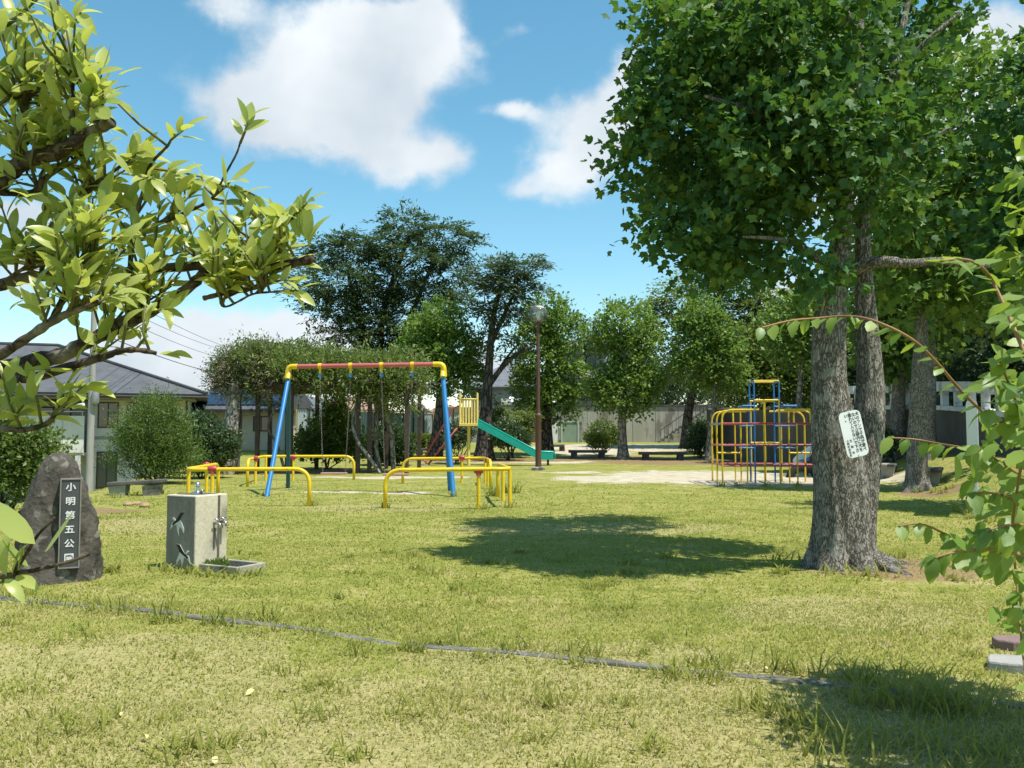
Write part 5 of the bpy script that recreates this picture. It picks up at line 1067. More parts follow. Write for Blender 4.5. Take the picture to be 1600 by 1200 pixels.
def gym():
    g = empty('climbing_frame', (6.95, 24.2, Z(6.95, 24.2)), 'yellow, blue and red jungle gym of steel bars with a tall centre tower', 'jungle gym'); o = g.location
    YF = 23.3; dx = .66; xs = [X(1126, YF)+dx*i for i in range(5)]; ys = [YF+.95*i for i in range(3)]; zz = lambda p: at(800, p, YF)[2]
    z1, z2, z3, zs = zz(728), zz(696), zz(661.5), zz(640); zt_ = zz(624); ztop = zz(593)
    T = lambda pts, r, nm, m: MB().tube(pts, r, 8).build(nm, m, g, o, smooth=True, angle=50)
    zg = lambda x, y: Z(x, y)-.1
    rr = .021
    # outer posts bent over to the top
    for y in ys:
        for s, x in ((1, xs[0]), (-1, xs[-1])):
            T(rounded([(x, y, zg(x, y)), (x, y, zs), (x+s*dx*2-s*.33, y, zs)], .32, 7), rr*1.15, 'arch_post', YEL)
    for i in (1, 3):
        for y, s in ((ys[0], 1), (ys[-1], -1)):
            T([(xs[i], y, zg(xs[i], y)), (xs[i], y, z3)], rr, 'upright', YEL)
        for y in ys[1:-1]: T([(xs[i], y, zg(xs[i], y)), (xs[i], y, zs)], rr, 'upright', YEL)
    for y, s in ((ys[0], 1), (ys[-1], -1)):
        for x in (xs[0]+.30, xs[-1]-.30):
            T(rounded([(x, y, z3), (x, y, zs), (x, y+s*1.0, zs)], .32, 6), rr*1.1, 'end_arch', YEL)
    for x in (xs[2]-.20, xs[2]+.20):
        for y in (ys[0], ys[-1]): T([(x, y, zg(x, y)), (x, y, zt_)], rr, 'upright', YEL)
    # centre tower
    tx = (xs[2]-.34, xs[2]+.34); ty = (ys[1]-.34, ys[1]+.34)
    for x in tx:
        for y in ty: T([(x, y, zg(x, y)), (x, y, ztop-.03)], rr*1.1, 'tower_post', BLUE)
        T(rounded([(x, ty[0], ztop-.2), (x, ty[0], ztop), (x, ty[1], ztop), (x, ty[1], ztop-.2)], .1, 4), rr, 'tower_arch', BLUE)
        for z in (z1, z2, z3, zt_+.06): T([(x, ty[0], z), (x, ty[1], z)], rr*.9, 'tower_rung', BLUE)
    for y in ty:
        T([(tx[0], y, ztop+.005), (tx[1], y, ztop+.005)], rr, 'tower_bar', YEL); T([(tx[0], y, zt_), (tx[1], y, zt_)], rr*1.3, 'tower_bar', YEL); T([(tx[0], y, z2+.06), (tx[1], y, z2+.06)], rr*1.2, 'tower_bar', YEL)
    # level rails
    for z, m in ((z1, ROSE), (z2, ROSE), (z3, RED)):
        for y in ys: T([(xs[0], y, z), (xs[-1], y, z)], rr*1.05, 'rail', m)
        for x in (xs[0], xs[1], xs[3], xs[4]): T([(x, ys[0], z+.005), (x, ys[-1], z+.005)], rr, 'cross_rail', m if z < z3 else BLUE)
    zb = at(800, 633, YF)[2]
    for a, b in ((xs[1], tx[0]), (tx[1], xs[3]+.15)):
        for y in ty:
            T([(a, y, zb), (b, y, zb)], rr*1.25, 'rail', BLUE); T([(a, y, z2-.08), (b, y, z2-.08)], rr, 'rail', BLUE); T([(a, y, z3-.06), (b, y, z3-.06)], rr, 'rail', BLUE)
        T([((a if a < tx[0] else b), ty[0], zb), ((a if a < tx[0] else b), ty[1], zb)], rr, 'cross_rail', BLUE)
    for x0, x1 in ((xs[0], xs[1]), (xs[3], xs[4])): T([(x0, ys[1], z2-.22), (x1, ys[1], z2-.22)], rr*1.2, 'rail', YEL)
    g.location.x = 7.08; g.rotation_euler.z = R(-5)
gym()

def lamp():
    Y = 33.0; x = X(841, Y); z = Z(x, Y); g = empty('street_lamp', (x, Y, z), 'brown park lamp post topped by a clear glass globe', 'street lamp')
    MB().lathe(0, 0, [(.26, -.1), (.26, .10), (.20, .13)], 20).build('base', CONC, g, smooth=True, angle=40)
    zc = at(0, 648, Y)[2]-z; zg = at(0, 503, Y)[2]-z; zc2 = at(0, 491, Y)[2]-z
    MB().lathe(0, 0, [(.115, .131), (.115, zc-.08), (.125, zc-.06), (.125, zc), (.085, zc+.05)], 18).build('lower_shaft', BROWN, g, smooth=True, angle=40)
    MB().lathe(0, 0, [(.074, zc+.051), (.058, zg-.1)], 16).build('shaft', BROWN, g, smooth=True, angle=40)
    MB().lathe(0, 0, [(.06, zg-.1), (.13, zg-.06), (.15, zg), (.13, zg+.03)], 18).build('collar', IRON, g, smooth=True, angle=40)
    R_ = .36; m = MB(); prof = []
    for i in range(15):
        a = -1.15+(math.pi/2+1.15)*i/14; prof.append((max(.01, R_*math.cos(a)), zc2+R_*math.sin(a)))
    gm, nt, N, L = new_mat('globe_glass'); out = N('ShaderNodeOutputMaterial'); gl = N('ShaderNodeBsdfGlossy'); tr = N('ShaderNodeBsdfTransparent'); mx = N('ShaderNodeMixShader'); fr = N('ShaderNodeFresnel'); fr.inputs[0].default_value = 1.6
    gl.inputs['Roughness'].default_value = .04; tr.inputs[0].default_value = (.93, .94, .92, 1); L(fr.outputs[0], mx.inputs[0]); L(tr.outputs[0], mx.inputs[1]); L(gl.outputs[0], mx.inputs[2]); df = N('ShaderNodeBsdfDiffuse'); df.inputs[0].default_value = (.85, .86, .84, 1); m2 = N('ShaderNodeMixShader'); m2.inputs[0].default_value = .07; L(mx.outputs[0], m2.inputs[1]); L(df.outputs[0], m2.inputs[2]); L(m2.outputs[0], out.inputs[0])
    MB().lathe(0, 0, prof, 28).build('globe', gm, g, smooth=True)
    MB().lathe(0, 0, [(.24, zc2+.22), (.265, zc2+.225), (.20, zc2+.29), (.02, zc2+.335)], 24).build('reflector', pm('frosted_cap', (.55, .55, .50), (.48, .48, .44), rough=.4), g, smooth=True, angle=50)
    MB().lathe(0, 0, [(.05, zg+.03), (.05, zg+.14), (.085, zg+.18), (.09, zg+.34), (.03, zg+.42)], 14).build('bulb', WHITE, g, smooth=True, angle=50)
lamp()

def text(body, size, loc, rot, mat, parent, name='lettering', ls=1.0, extr=.002, sx=1.0):
    c = bpy.data.curves.new(name, 'FONT'); c.body = body; c.size = size; c.align_x = 'CENTER'; c.align_y = 'TOP'; c.space_line = ls; c.extrude = extr; c.resolution_u = 2
    c.materials.append(mat); o = bpy.data.objects.new(name, c); COL.objects.link(o); o.parent = parent; o.location = loc; o.rotation_euler = rot; o.scale = (sx, 1, 1); return o

def monument():
    Y = 8.15; b = (X(96, Y), Y, Z(X(96, Y), Y)); g = empty('stone_monument', b, 'rough standing stone with a dark plaque of white characters', 'stone monument')
    g.rotation_euler.z = math.atan2(-b[0], Y); rng = np.random.default_rng(3); k = Y/F/1.13; kz = Y/F
    # outline of the stone from below upwards: left and right edge in metres from the middle
    rows = [(-.10, 26, 168), (.02, 27, 166), (.18, 30, 163), (.36, 34, 161), (.52, 38, 156), (.66, 43, 151), (.80, 50, 144), (.93, 59, 133), (1.03, 67, 126), (1.09, 73, 119), (1.14, 79, 111), (1.175, 87, 102)]
    seg = 48; vs = []; fs = []
    NR = 30; hh = np.array([r[0] for r in rows]); lf = np.array([r[1] for r in rows]); rt = np.array([r[2] for r in rows]); hs = np.linspace(-.10, 1.175, NR)
    ph = rng.random(12)*6
    for i, h in enumerate(hs):
        l, r = (np.interp(h, hh, lf)-96)*k, (np.interp(h, hh, rt)-96)*k; cx = (l+r)/2; a_ = (r-l)/2; d = .27*(1-.45*max(0, h)/1.2)+.02
        if h > 1.1: d *= max(.25, 1-(h-1.1)/.14)
        for j in range(seg):
            t = 2*math.pi*j/seg; e = 2.6; cs, sn = math.cos(t), math.sin(t)
            ux = math.copysign(abs(cs)**(2/e), cs); uy = math.copysign(abs(sn)**(2/e), sn)
            n_ = .026*math.sin(t*3+ph[0]+h*5)+.018*math.sin(t*7+ph[1]-h*9)+.016*math.sin(t*5+ph[2]+h*17)+.012*math.sin(t*13+ph[3]+h*23)+.008*math.sin(t*19+ph[4]-h*41)
            flat = .3 if sn < -.4 else 1.0
            vs.append((cx+ux*(a_+n_*.6), uy*(d+n_*flat*1.4), h))
    for i in range(NR-1):
        for j in range(seg): fs.append((i*seg+j, i*seg+(j+1) % seg, (i+1)*seg+(j+1) % seg, (i+1)*seg+j))
    fs += [tuple(range(seg-1, -1, -1)), tuple(range((NR-1)*seg, NR*seg))]
    SM = pm('rough_stone', (.105, .093, .075), (.048, .043, .036), scale=5, rough=.95, bump=1.0, bscale=18, c3=(.17, .16, .13), s3=9, detail=10)
    MB().add(vs, fs).build('stone', SM, g, smooth=True)
    x0, x1 = (100-96)*k, (128-96)*k; z0 = at(0, 880, Y)[2]-b[2]; z1 = at(0, 748, Y)[2]-b[2]; yf = -.305
    PLQ = pm('slate_plaque', (.045, .05, .055), (.065, .07, .075), scale=4, rough=.35, spec=.5)
    MB().box(x0, x1, yf, yf+.12, z0, z1).build('plaque', PLQ, g, bevel=.004)
    BRD = pm('plaque_border', (.22, .21, .18), rough=.8, scale=10)
    MB().box(x0-.012, x1+.012, yf-.008, yf+.10, z1+.001, z1+.013).box(x0-.012, x1+.012, yf-.008, yf+.10, z0-.013, z0-.001).box(x0-.013, x0-.001, yf-.008, yf+.10, z0, z1).box(x1+.001, x1+.013, yf-.008, yf+.10, z0, z1).build('plaque_border', BRD, g)
    WL = pm('white_lettering', (.78, .78, .76), rough=.7); n = 6; hgt = z1-z0
    for i, c in enumerate('小明第五公園'): text(c, .078, ((x0+x1)/2, yf-.003, z1-.030-i*(hgt-.02)/n), (R(90), 0, 0), WL, g, sx=1.08).data.offset = .0016
monument()

def fountain():
    P0 = Vector((-3.142, 8.64)); Pl = Vector((-3.50, 8.83)); e1 = (Pl-P0).normalized(); e2 = Vector((-e1.y, e1.x)); e2 = e2 if e2.y > 0 else -e2
    w = .42; h = .75; g = empty('drinking_fountain', (P0.x, P0.y, Z(P0.x, P0.y)), 'square concrete drinking fountain with inset birds and a low basin', 'drinking fountain'); g.rotation_euler = (0, 0, math.atan2(-e1.y, -e1.x))
    # local axes: +x along the front to the right, +y to the back, near right corner of the front at the origin
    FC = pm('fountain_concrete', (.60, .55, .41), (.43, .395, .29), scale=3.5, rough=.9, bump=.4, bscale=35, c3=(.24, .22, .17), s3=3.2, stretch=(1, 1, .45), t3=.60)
    FD = pm('stained_shaded_front', (.27, .258, .222), (.155, .15, .132), scale=4, rough=.9, bump=.4, bscale=35, stretch=(1, 1, .4))  # unlit front: its shade painted in as a darker concrete, with streaky staining
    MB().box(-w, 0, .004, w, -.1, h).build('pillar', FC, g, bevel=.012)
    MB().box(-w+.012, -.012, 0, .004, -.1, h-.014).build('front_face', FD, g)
    MB().box(-w+.06, -.06, .07, w-.07, h+.0005, h+.004).build('bowl_rim', CONC_D, g)
    MB().lathe(-w/2, w/2, [(.05, h+.003), (.045, h+.02), (.02, h+.03), (.014, h+.07), (.022, h+.075), (.024, h+.105), (.008, h+.12)], 12).build('bubbler', STEEL, g, smooth=True, angle=50)
    MB().tube([(-.15, .20, h+.003), (-.15, .20, h+.03), (-.12, .20, h+.04)], .014, 8).build('push_button', STEEL, g, smooth=True)
    # a tap on the right-hand face with a drip stain below
    tp = MB().tube([(0, .24, .46), (.07, .24, .46), (.085, .24, .45), (.088, .24, .41)], .014, 10).tube([(.05, .24, .47), (.05, .24, .50)], .008, 8).tube([(.05, .205, .502), (.05, .275, .502)], .008, 8).lathe(.0, .24, [(.001, .46), (.001, .461)], 6).build('tap', STEEL, g, smooth=True)
    tp2 = MB().tube([(0, .33, .47), (.06, .33, .47), (.072, .33, .46), (.074, .33, .425)], .013, 10).tube([(.04, .33, .48), (.04, .33, .505)], .008, 8).tube([(.04, .30, .507), (.04, .36, .507)], .008, 8).build('tap', STEEL, g, smooth=True)
    MB().box(.0005, .003, .285, .315, .0, h-.012).prism([(.0006, .235, .41), (.0006, .255, .41), (.0006, .288, .26), (.0006, .288, .2), (.0006, .27, .26)], (.0022, 0, 0)).build('water_stain', pm('wet_stain', (.085, .075, .06), (.13, .115, .09), scale=7, rough=.8), g)
    # bird recesses: white bodies, the shade inside them painted as dark shapes
    BW = pm('bird_white', (.70, .70, .67), (.60, .60, .57), scale=12, rough=.7); BD = pm('bird_shade_paint', (.035, .033, .03), rough=.8)
    def bird(cx, cz, rot, s, flip):
        # spread wings, head and forked tail
        body = [(-.50, .10), (-.36, .16), (-.14, .02), (.02, .30), (.16, .52), (.44, .60), (.30, .38), (.20, .14), (.30, .00), (.52, -.30), (.54, -.52), (.36, -.34), (.20, -.22), (.14, -.46), (.20, -.72), (.02, -.46), (-.06, -.20), (-.30, -.26), (-.52, -.56), (-.46, -.18), (-.28, -.02)]
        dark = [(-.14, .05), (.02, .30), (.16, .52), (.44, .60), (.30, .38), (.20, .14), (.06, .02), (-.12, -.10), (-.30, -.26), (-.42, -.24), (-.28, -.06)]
        c, q = math.cos(rot), math.sin(rot)
        def pl(p, y): return [(cx+s*((x*flip)*c-z*q), y, cz+s*((x*flip)*q+z*c)) for x, z in p]
        m = MB(); A = pl(body, -.004)
        if flip < 0: A = A[::-1]
        m.prism(A, (0, .004, 0)); b = m.build('bird', BW, g)
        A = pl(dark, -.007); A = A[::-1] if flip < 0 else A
        MB().prism(A, (0, .0028, 0)).build('recess_shade', BD, b)
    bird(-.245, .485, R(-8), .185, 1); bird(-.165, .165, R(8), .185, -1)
    # low basin in front of the tap
    for a in ((.004, .52, .05, .09, -.1, .075), (.48, .52, .0905, .40, -.1, .075), (.004, .52, .4005, .44, -.1, .075)): MB().box(*a).build('basin_rim', pm('basin_concrete', (.36, .34, .27), (.22, .21, .17), scale=5, rough=.9, bump=.4, bscale=35, c3=(.12, .115, .09), s3=5), g, bevel=.008)
    MB().box(.004, .479, .091, .40, -.1, .015).build('basin_floor', CONC_D, g)
    rng = np.random.default_rng(8); n = 200
    pos = np.stack([.012+.13*rng.random(n)**1.6, .10+.24*rng.random(n), .02+.015*rng.random(n)], 1); d = rng.normal(size=(n, 3))*.6+[0.2, 0, .9]
    scatter('weed', T_NARROW, pos, d, rng.normal(size=(n, 3))+[0, -.6, .2], .05+.06*rng.random(n), rng.random(n), LF_BUSH, g)
fountain()

def notice():
    Y = 8.24; c = Vector(at(1334, 678, Y)); g = empty('notice_board', c, 'white notice with Japanese text fixed askew to the big tree trunk', 'notice'); g.rotation_euler = (R(-1.5), R(-12), R(9)); k = Y/F
    w, h = 37*k, 72*k; r = .05; P = []
    for cx, cz, a0 in ((w/2-r, h/2-r, 0), (-w/2+r, h/2-r, 90), (-w/2+r, -h/2+r, 180), (w/2-r, -h/2+r, 270)):
        for i in range(6): a = R(a0+18*i); P.append((cx+r*math.cos(a), 0, cz+r*math.sin(a)))
    MB().prism(P[::-1], (0, .006, 0)).build('board', pm('white_board', (.80, .81, .80), (.74, .75, .74), scale=3, rough=.45), g)
    TK = pm('black_lettering', (.03, .03, .03), rough=.6)
    cols = ['犬のフンで子供が遊べ', 'ないので公園内に犬を', '連れて入らないで下さ', 'い。']
    for i, t in enumerate(cols):
        for j, ch in enumerate(t): text(ch, .0385, (w/2-.037-i*.0385, -.001, h/2-.022-j*.0378), (R(90), 0, 0), TK, g, extr=.0006).data.offset = .0006
    for j, ch in enumerate('生駒市'): text(ch, .028, (-w/2+.068, -.001, -.045-j*.058), (R(90), 0, 0), TK, g, extr=.0006)
    for j, ch in enumerate('小明町自治会'): text(ch, .027, (-w/2+.034, -.001, -.042-j*.0275), (R(90), 0, 0), TK, g, extr=.0006)
    for x, z in ((0, h/2-.012), (0, -h/2+.014)):
        MB().tube([(x, -.003, z), (x, .0, z)], .006, 8).build('nail', STEEL, g)
notice()

def furniture():
    def bench(label, x, y, rz, L_, zt_=.42, wid=.42):
        g = empty('bench', (x, y, Z(x, y)), label, 'bench'); g.rotation_euler = (0, 0, rz)
        for yy in (-1, 1): MB().box(-L_/2, L_/2, yy*wid/4-wid/4+.008, yy*wid/4+wid/4-.008, zt_-.07, zt_).build('slab', CONC_D if yy < 0 else CONC, g, bevel=.012)
        for s in (-1, 1):
            c = s*(L_/2-.28); MB().hexa([(c-.07, -wid*.24, -.15), (c+.07, -wid*.24, -.15), (c+.07, wid*.24, -.15), (c-.07, wid*.24, -.15)], [(c-.09, -wid*.46, zt_-.072), (c+.09, -wid*.46, zt_-.072), (c+.09, wid*.46, zt_-.072), (c-.09, wid*.46, zt_-.072)]).build('leg', CONC, g, bevel=.01)
        return g
    # heavy concrete block bench at the left edge
    x, y = X(216, 19.5), 19.5; g = empty('bench', (x, y, Z(x, y)), 'low dark concrete bench below the feathery bush at left', 'bench'); g.rotation_euler = (0, 0, R(8))
    MB().hexa([(-.58, -.2, .22), (.58, -.2, .28), (.62, .22, .28), (-.54, .22, .22)], [(-.58, -.2, .30), (.58, -.2, .36), (.62, .22, .36), (-.54, .22, .30)]).build('slab', CONC_D, g, bevel=.015)
    for s in (-1, 1): MB().hexa([(s*.34-.14, -.12, -.2), (s*.34+.14, -.12, -.2), (s*.34+.14, .16, -.2), (s*.34-.14, .16, -.2)], [(s*.36-.20, -.17, .215), (s*.36+.18, -.17, .255), (s*.36+.18, .2, .255), (s*.36-.20, .2, .215)]).build('leg', CONC, g, bevel=.012)
    bench('concrete bench seen end-on beside the straight grey tree trunk', X(1472, 20.8), 21.4, R(62), 1.5, .40, .5)
    bench('farther concrete bench half hidden behind the straight grey trunk', X(1410, 25), 26.0, R(62), 1.5, .36, .45)
    for px, Y, L_, lab in ((918, 43.0, 1.9, 'dark stone bench under the sparse round-headed bush'), (672, 45, 1.5, 'dark stone bench in front of the clipped hedge'), (868, 49, 1.0, 'small dark stone seat behind the lamp post'), (1035, 41.5, 2.3, 'long dark stone bench in the shade left of the pale trunk')):
        x = X(px, Y); g = empty('stone_bench', (x, Y, Z(x, Y)), lab, 'bench', 'dark stone benches at the back')
        MB().box(-L_/2, L_/2, -.22, .22, .24, .38).build('slab', CONC_D, g, bevel=.02)
        for s in (-1, 1): MB().box(s*L_*.36-.15, s*L_*.36+.15, -.17, .17, -.1, .238).build('leg', CONC_D, g, bevel=.015)
    # notice board on two white posts, seen edge-on
    Y = 14.0; x = X(1521, Y); d = Vector((.475, .88, 0)); g = empty('sign_board', (x, Y, Z(x, Y)), 'white sign board on white posts seen edge-on at the right', 'sign'); g.rotation_euler = (0, 0, math.atan2(d.y, d.x))
    z0 = at(0, 722, Y)[2]-Z(x, Y); z1 = at(0, 634, Y)[2]-Z(x, Y)
    WS = pm('white_sign_paint', (.66, .68, .70), (.55, .57, .60), scale=4, rough=.5, stretch=(1, 1, .2))
    MB().box(.15, 1.55, .0, .055, z0, z1).build('board', WS, g, bevel=.006)
    for t in (.05, 1.65): MB().box(t-.045, t+.045, -.03, .06, -.3, z1+.03).build('post', WS, g, bevel=.008)
    MB().box(-.01, 1.71, -.05, .10, z1+.032, z1+.07).build('cap', WS, g)
    MB().box(-.01, .13, -.06, .11, z0, z1+.03).build('edge_strip', WS, g, bevel=.006)
    # spring rider and half-buried tyre
    Y = 28.5; x = X(1259, Y); g = empty('spring_rider', (x, Y, Z(x, Y)), 'white animal spring rider behind the right side of the climbing frame', 'spring rider')
    P = [(-.42, 0, .42), (-.30, 0, .50), (-.05, 0, .66), (.12, 0, .86), (.20, 0, 1.05), (.30, 0, 1.14), (.40, 0, 1.10)]
    MB().tube(chaikin(P, 2), [.06+.10*math.sin(math.pi*min(1, i/17))+.0*i for i in range(len(chaikin(P, 2)))], 12).build('body', WHITE, g, smooth=True)
    MB().tube([(.16, -.26, .93), (.16, .26, .93)], .022, 8).build('handle', BLUE, g, smooth=True)
    MB().tube([(.25, -.02, 1.14), (.22, -.05, 1.26)], [.035, .012], 8).tube([(.25, .02, 1.14), (.22, .05, 1.26)], [.035, .012], 8).build('ear', WHITE, g, smooth=True)
    MB().hexa([(-.30, -.16, .47), (.05, -.16, .47), (.05, .16, .47), (-.30, .16, .47)], [(-.28, -.14, .52), (.03, -.14, .58), (.03, .14, .58), (-.28, .14, .52)]).build('seat', BLUE, g, bevel=.01)
    MB().tube([(.09*math.cos(i*.7), .09*math.sin(i*.7), .0+.46*i/54) for i in range(55)], .018, 6).build('spring', IRON, g, smooth=True)
    Y = 27.2; x = X(1253, Y); t = MB(); rr = .42
    t.tube([(rr*math.cos(a), 0, rr*math.sin(a)*.9) for a in [math.pi*(-.1+1.2*i/24) for i in range(25)]], [.13]*25, 12)
    o = t.build('half_buried_tyre', pm('tyre_rubber', (.018, .018, .018), (.035, .033, .03), rough=.85), None, smooth=True); o.location = (x, Y, Z(x, Y)-.06); tag(o, 'half-buried black tyre in the sand behind the climbing frame', 'tyre')
    # loose stones on the right border
    for i, (px, py, s, lab) in enumerate(((1587, 1012, .16, 'small reddish paving stone at the right border, upper of the two'), (1588, 1046, .20, 'pale flat paving stone at the right border, lower of the two'))):
        p = gp(px, py); m = MB(); rg = random.Random(i); n = 9
        lo = [(s*(.8+.3*rg.random())*math.cos(2*math.pi*k/n), s*.7*(.8+.3*rg.random())*math.sin(2*math.pi*k/n), 0) for k in range(n)]
        m.prism([(a*.94, b*.94, .055+.01*rg.random()) for a, b, c in lo][::-1], (0, 0, -.12)); o = m.build('paving_stone', pm('red_stone' if i == 0 else 'pale_stone', (.22, .15, .14) if i == 0 else (.34, .33, .31), scale=8, rough=.9, bump=.4), None, bevel=.012); o.location = p; tag(o, lab, 'stone')
    rg = random.Random(12)
    for i, (px, py) in enumerate(((200, 790), (214, 788), (226, 792))):
        p = gp(px, py); m = MB(); m.lathe(0, 0, [(.02, -.04), (.11, -.01), (.12, .03), (.06, .075), (.01, .085)], 9); o = m.build('stone', pm('ochre_rock', (.36, .24, .14), (.26, .17, .10), scale=9, rough=.95, bump=.5), None); o.location = p; o.scale = (1+.4*rg.random(), .8, .7+.4*rg.random()); o.rotation_euler.z = rg.random()*3; tag(o, ['ochre stone at the lawn edge left of the fountain', 'middle ochre stone at the lawn edge left of the fountain', 'right-hand ochre stone at the lawn edge left of the fountain'][i], 'stone', 'ochre stones on the lawn edge')
furniture()

def bake_lettering():                        # text curves become plain meshes
    bpy.context.view_layer.update(); dg = bpy.context.evaluated_depsgraph_get()
    for o in [o for o in SC.objects if o.type == 'FONT']:
        me = bpy.data.meshes.new_from_object(o.evaluated_get(dg)); par, mw = o.parent, o.matrix_local.copy(); m = o.data.materials[0]
        bpy.data.objects.remove(o); n = bpy.data.objects.new('lettering', me); COL.objects.link(n); n.parent = par; n.matrix_local = mw
        if not me.materials: me.materials.append(m)
bake_lettering()

# ------------------------------------------------------------------ foreground plants
LF_CIT = leaf_mat('citrus_leaf', (0.160, 0.240, 0.045), (0.470, 0.510, 0.165), (0.68, 0.74, 0.09), .45, rough=.36, spec=.45, c3=(.55, .55, .14))
LF_ELM = leaf_mat('serrated_leaf', (0.085, 0.180, 0.024), (0.270, 0.350, 0.080), (0.50, 0.66, 0.05), .42, rough=.42, spec=.4, veins=11)
def inside(poly, x, y):
    c = False; n = len(poly); j = n-1
    for i in range(n):
        xi, yi = poly[i]; xj, yj = poly[j]
        if (yi > y) != (yj > y) and x < (xj-xi)*(y-yi)/(yj-yi)+xi: c = not c
        j = i
    return c
def proj(p):
    d = Vector(p)-Vector((0, 0, EYE)); c, s = math.cos(PITCH), math.sin(PITCH)
    zc = d.y*c+d.z*s; yc = -d.y*s+d.z*c
    return (800+F*d.x/zc, 600-F*yc/zc) if zc > .05 else (-9999, 0)
def leaves_on(g, org, L, lm, variants_tmpl, nkeep, name='leaf'):
    """L: list of (pos, dir, nrm, size, tint); the largest in view become objects of their own"""
    def score(l):
        x, y = proj(l[0]); vis = 1.0 if (-30 < x < 1630 and -30 < y < 1230) else 0.0
        return -vis*l[3]/(Vector(l[0])-Vector((0, 0, EYE))).length
    L = sorted(L, key=score); org = Vector(org); meshes = []
    for V, Fc in variants_tmpl:
        for tv in (.25, .5, .75):
            me = bpy.data.meshes.new(name); me.from_pydata([tuple(p) for p in V], [], Fc); me.update(); me.polygons.foreach_set('use_smooth', [True]*len(Fc))
            a = me.attributes.new('tint', 'FLOAT', 'POINT'); a.data.foreach_set('value', np.full(len(V), tv, np.float32)); me.materials.append(lm); meshes.append(me)
    r = random.Random(5)
    for (p, d, n, s, t) in L[:nkeep]:
        x = Vector(d).normalized(); y = Vector(n).cross(x).normalized(); z = x.cross(y)
        o = bpy.data.objects.new(name, meshes[r.randrange(len(variants_tmpl))*3+min(2, int(t*3))]); COL.objects.link(o); o.parent = g
        M_ = Matrix((x*s, y*s, z*s)).transposed().to_4x4(); M_.translation = Vector(p)-org; o.matrix_local = M_
    if len(L) > nkeep:
        q = L[nkeep:]; o = scatter('foliage', variants_tmpl[0], [l[0] for l in q], [tuple(l[1]) for l in q], [tuple(l[2]) for l in q], [l[3] for l in q], [l[4] for l in q], lm, g, org, smooth=True); o['kind'] = 'stuff'

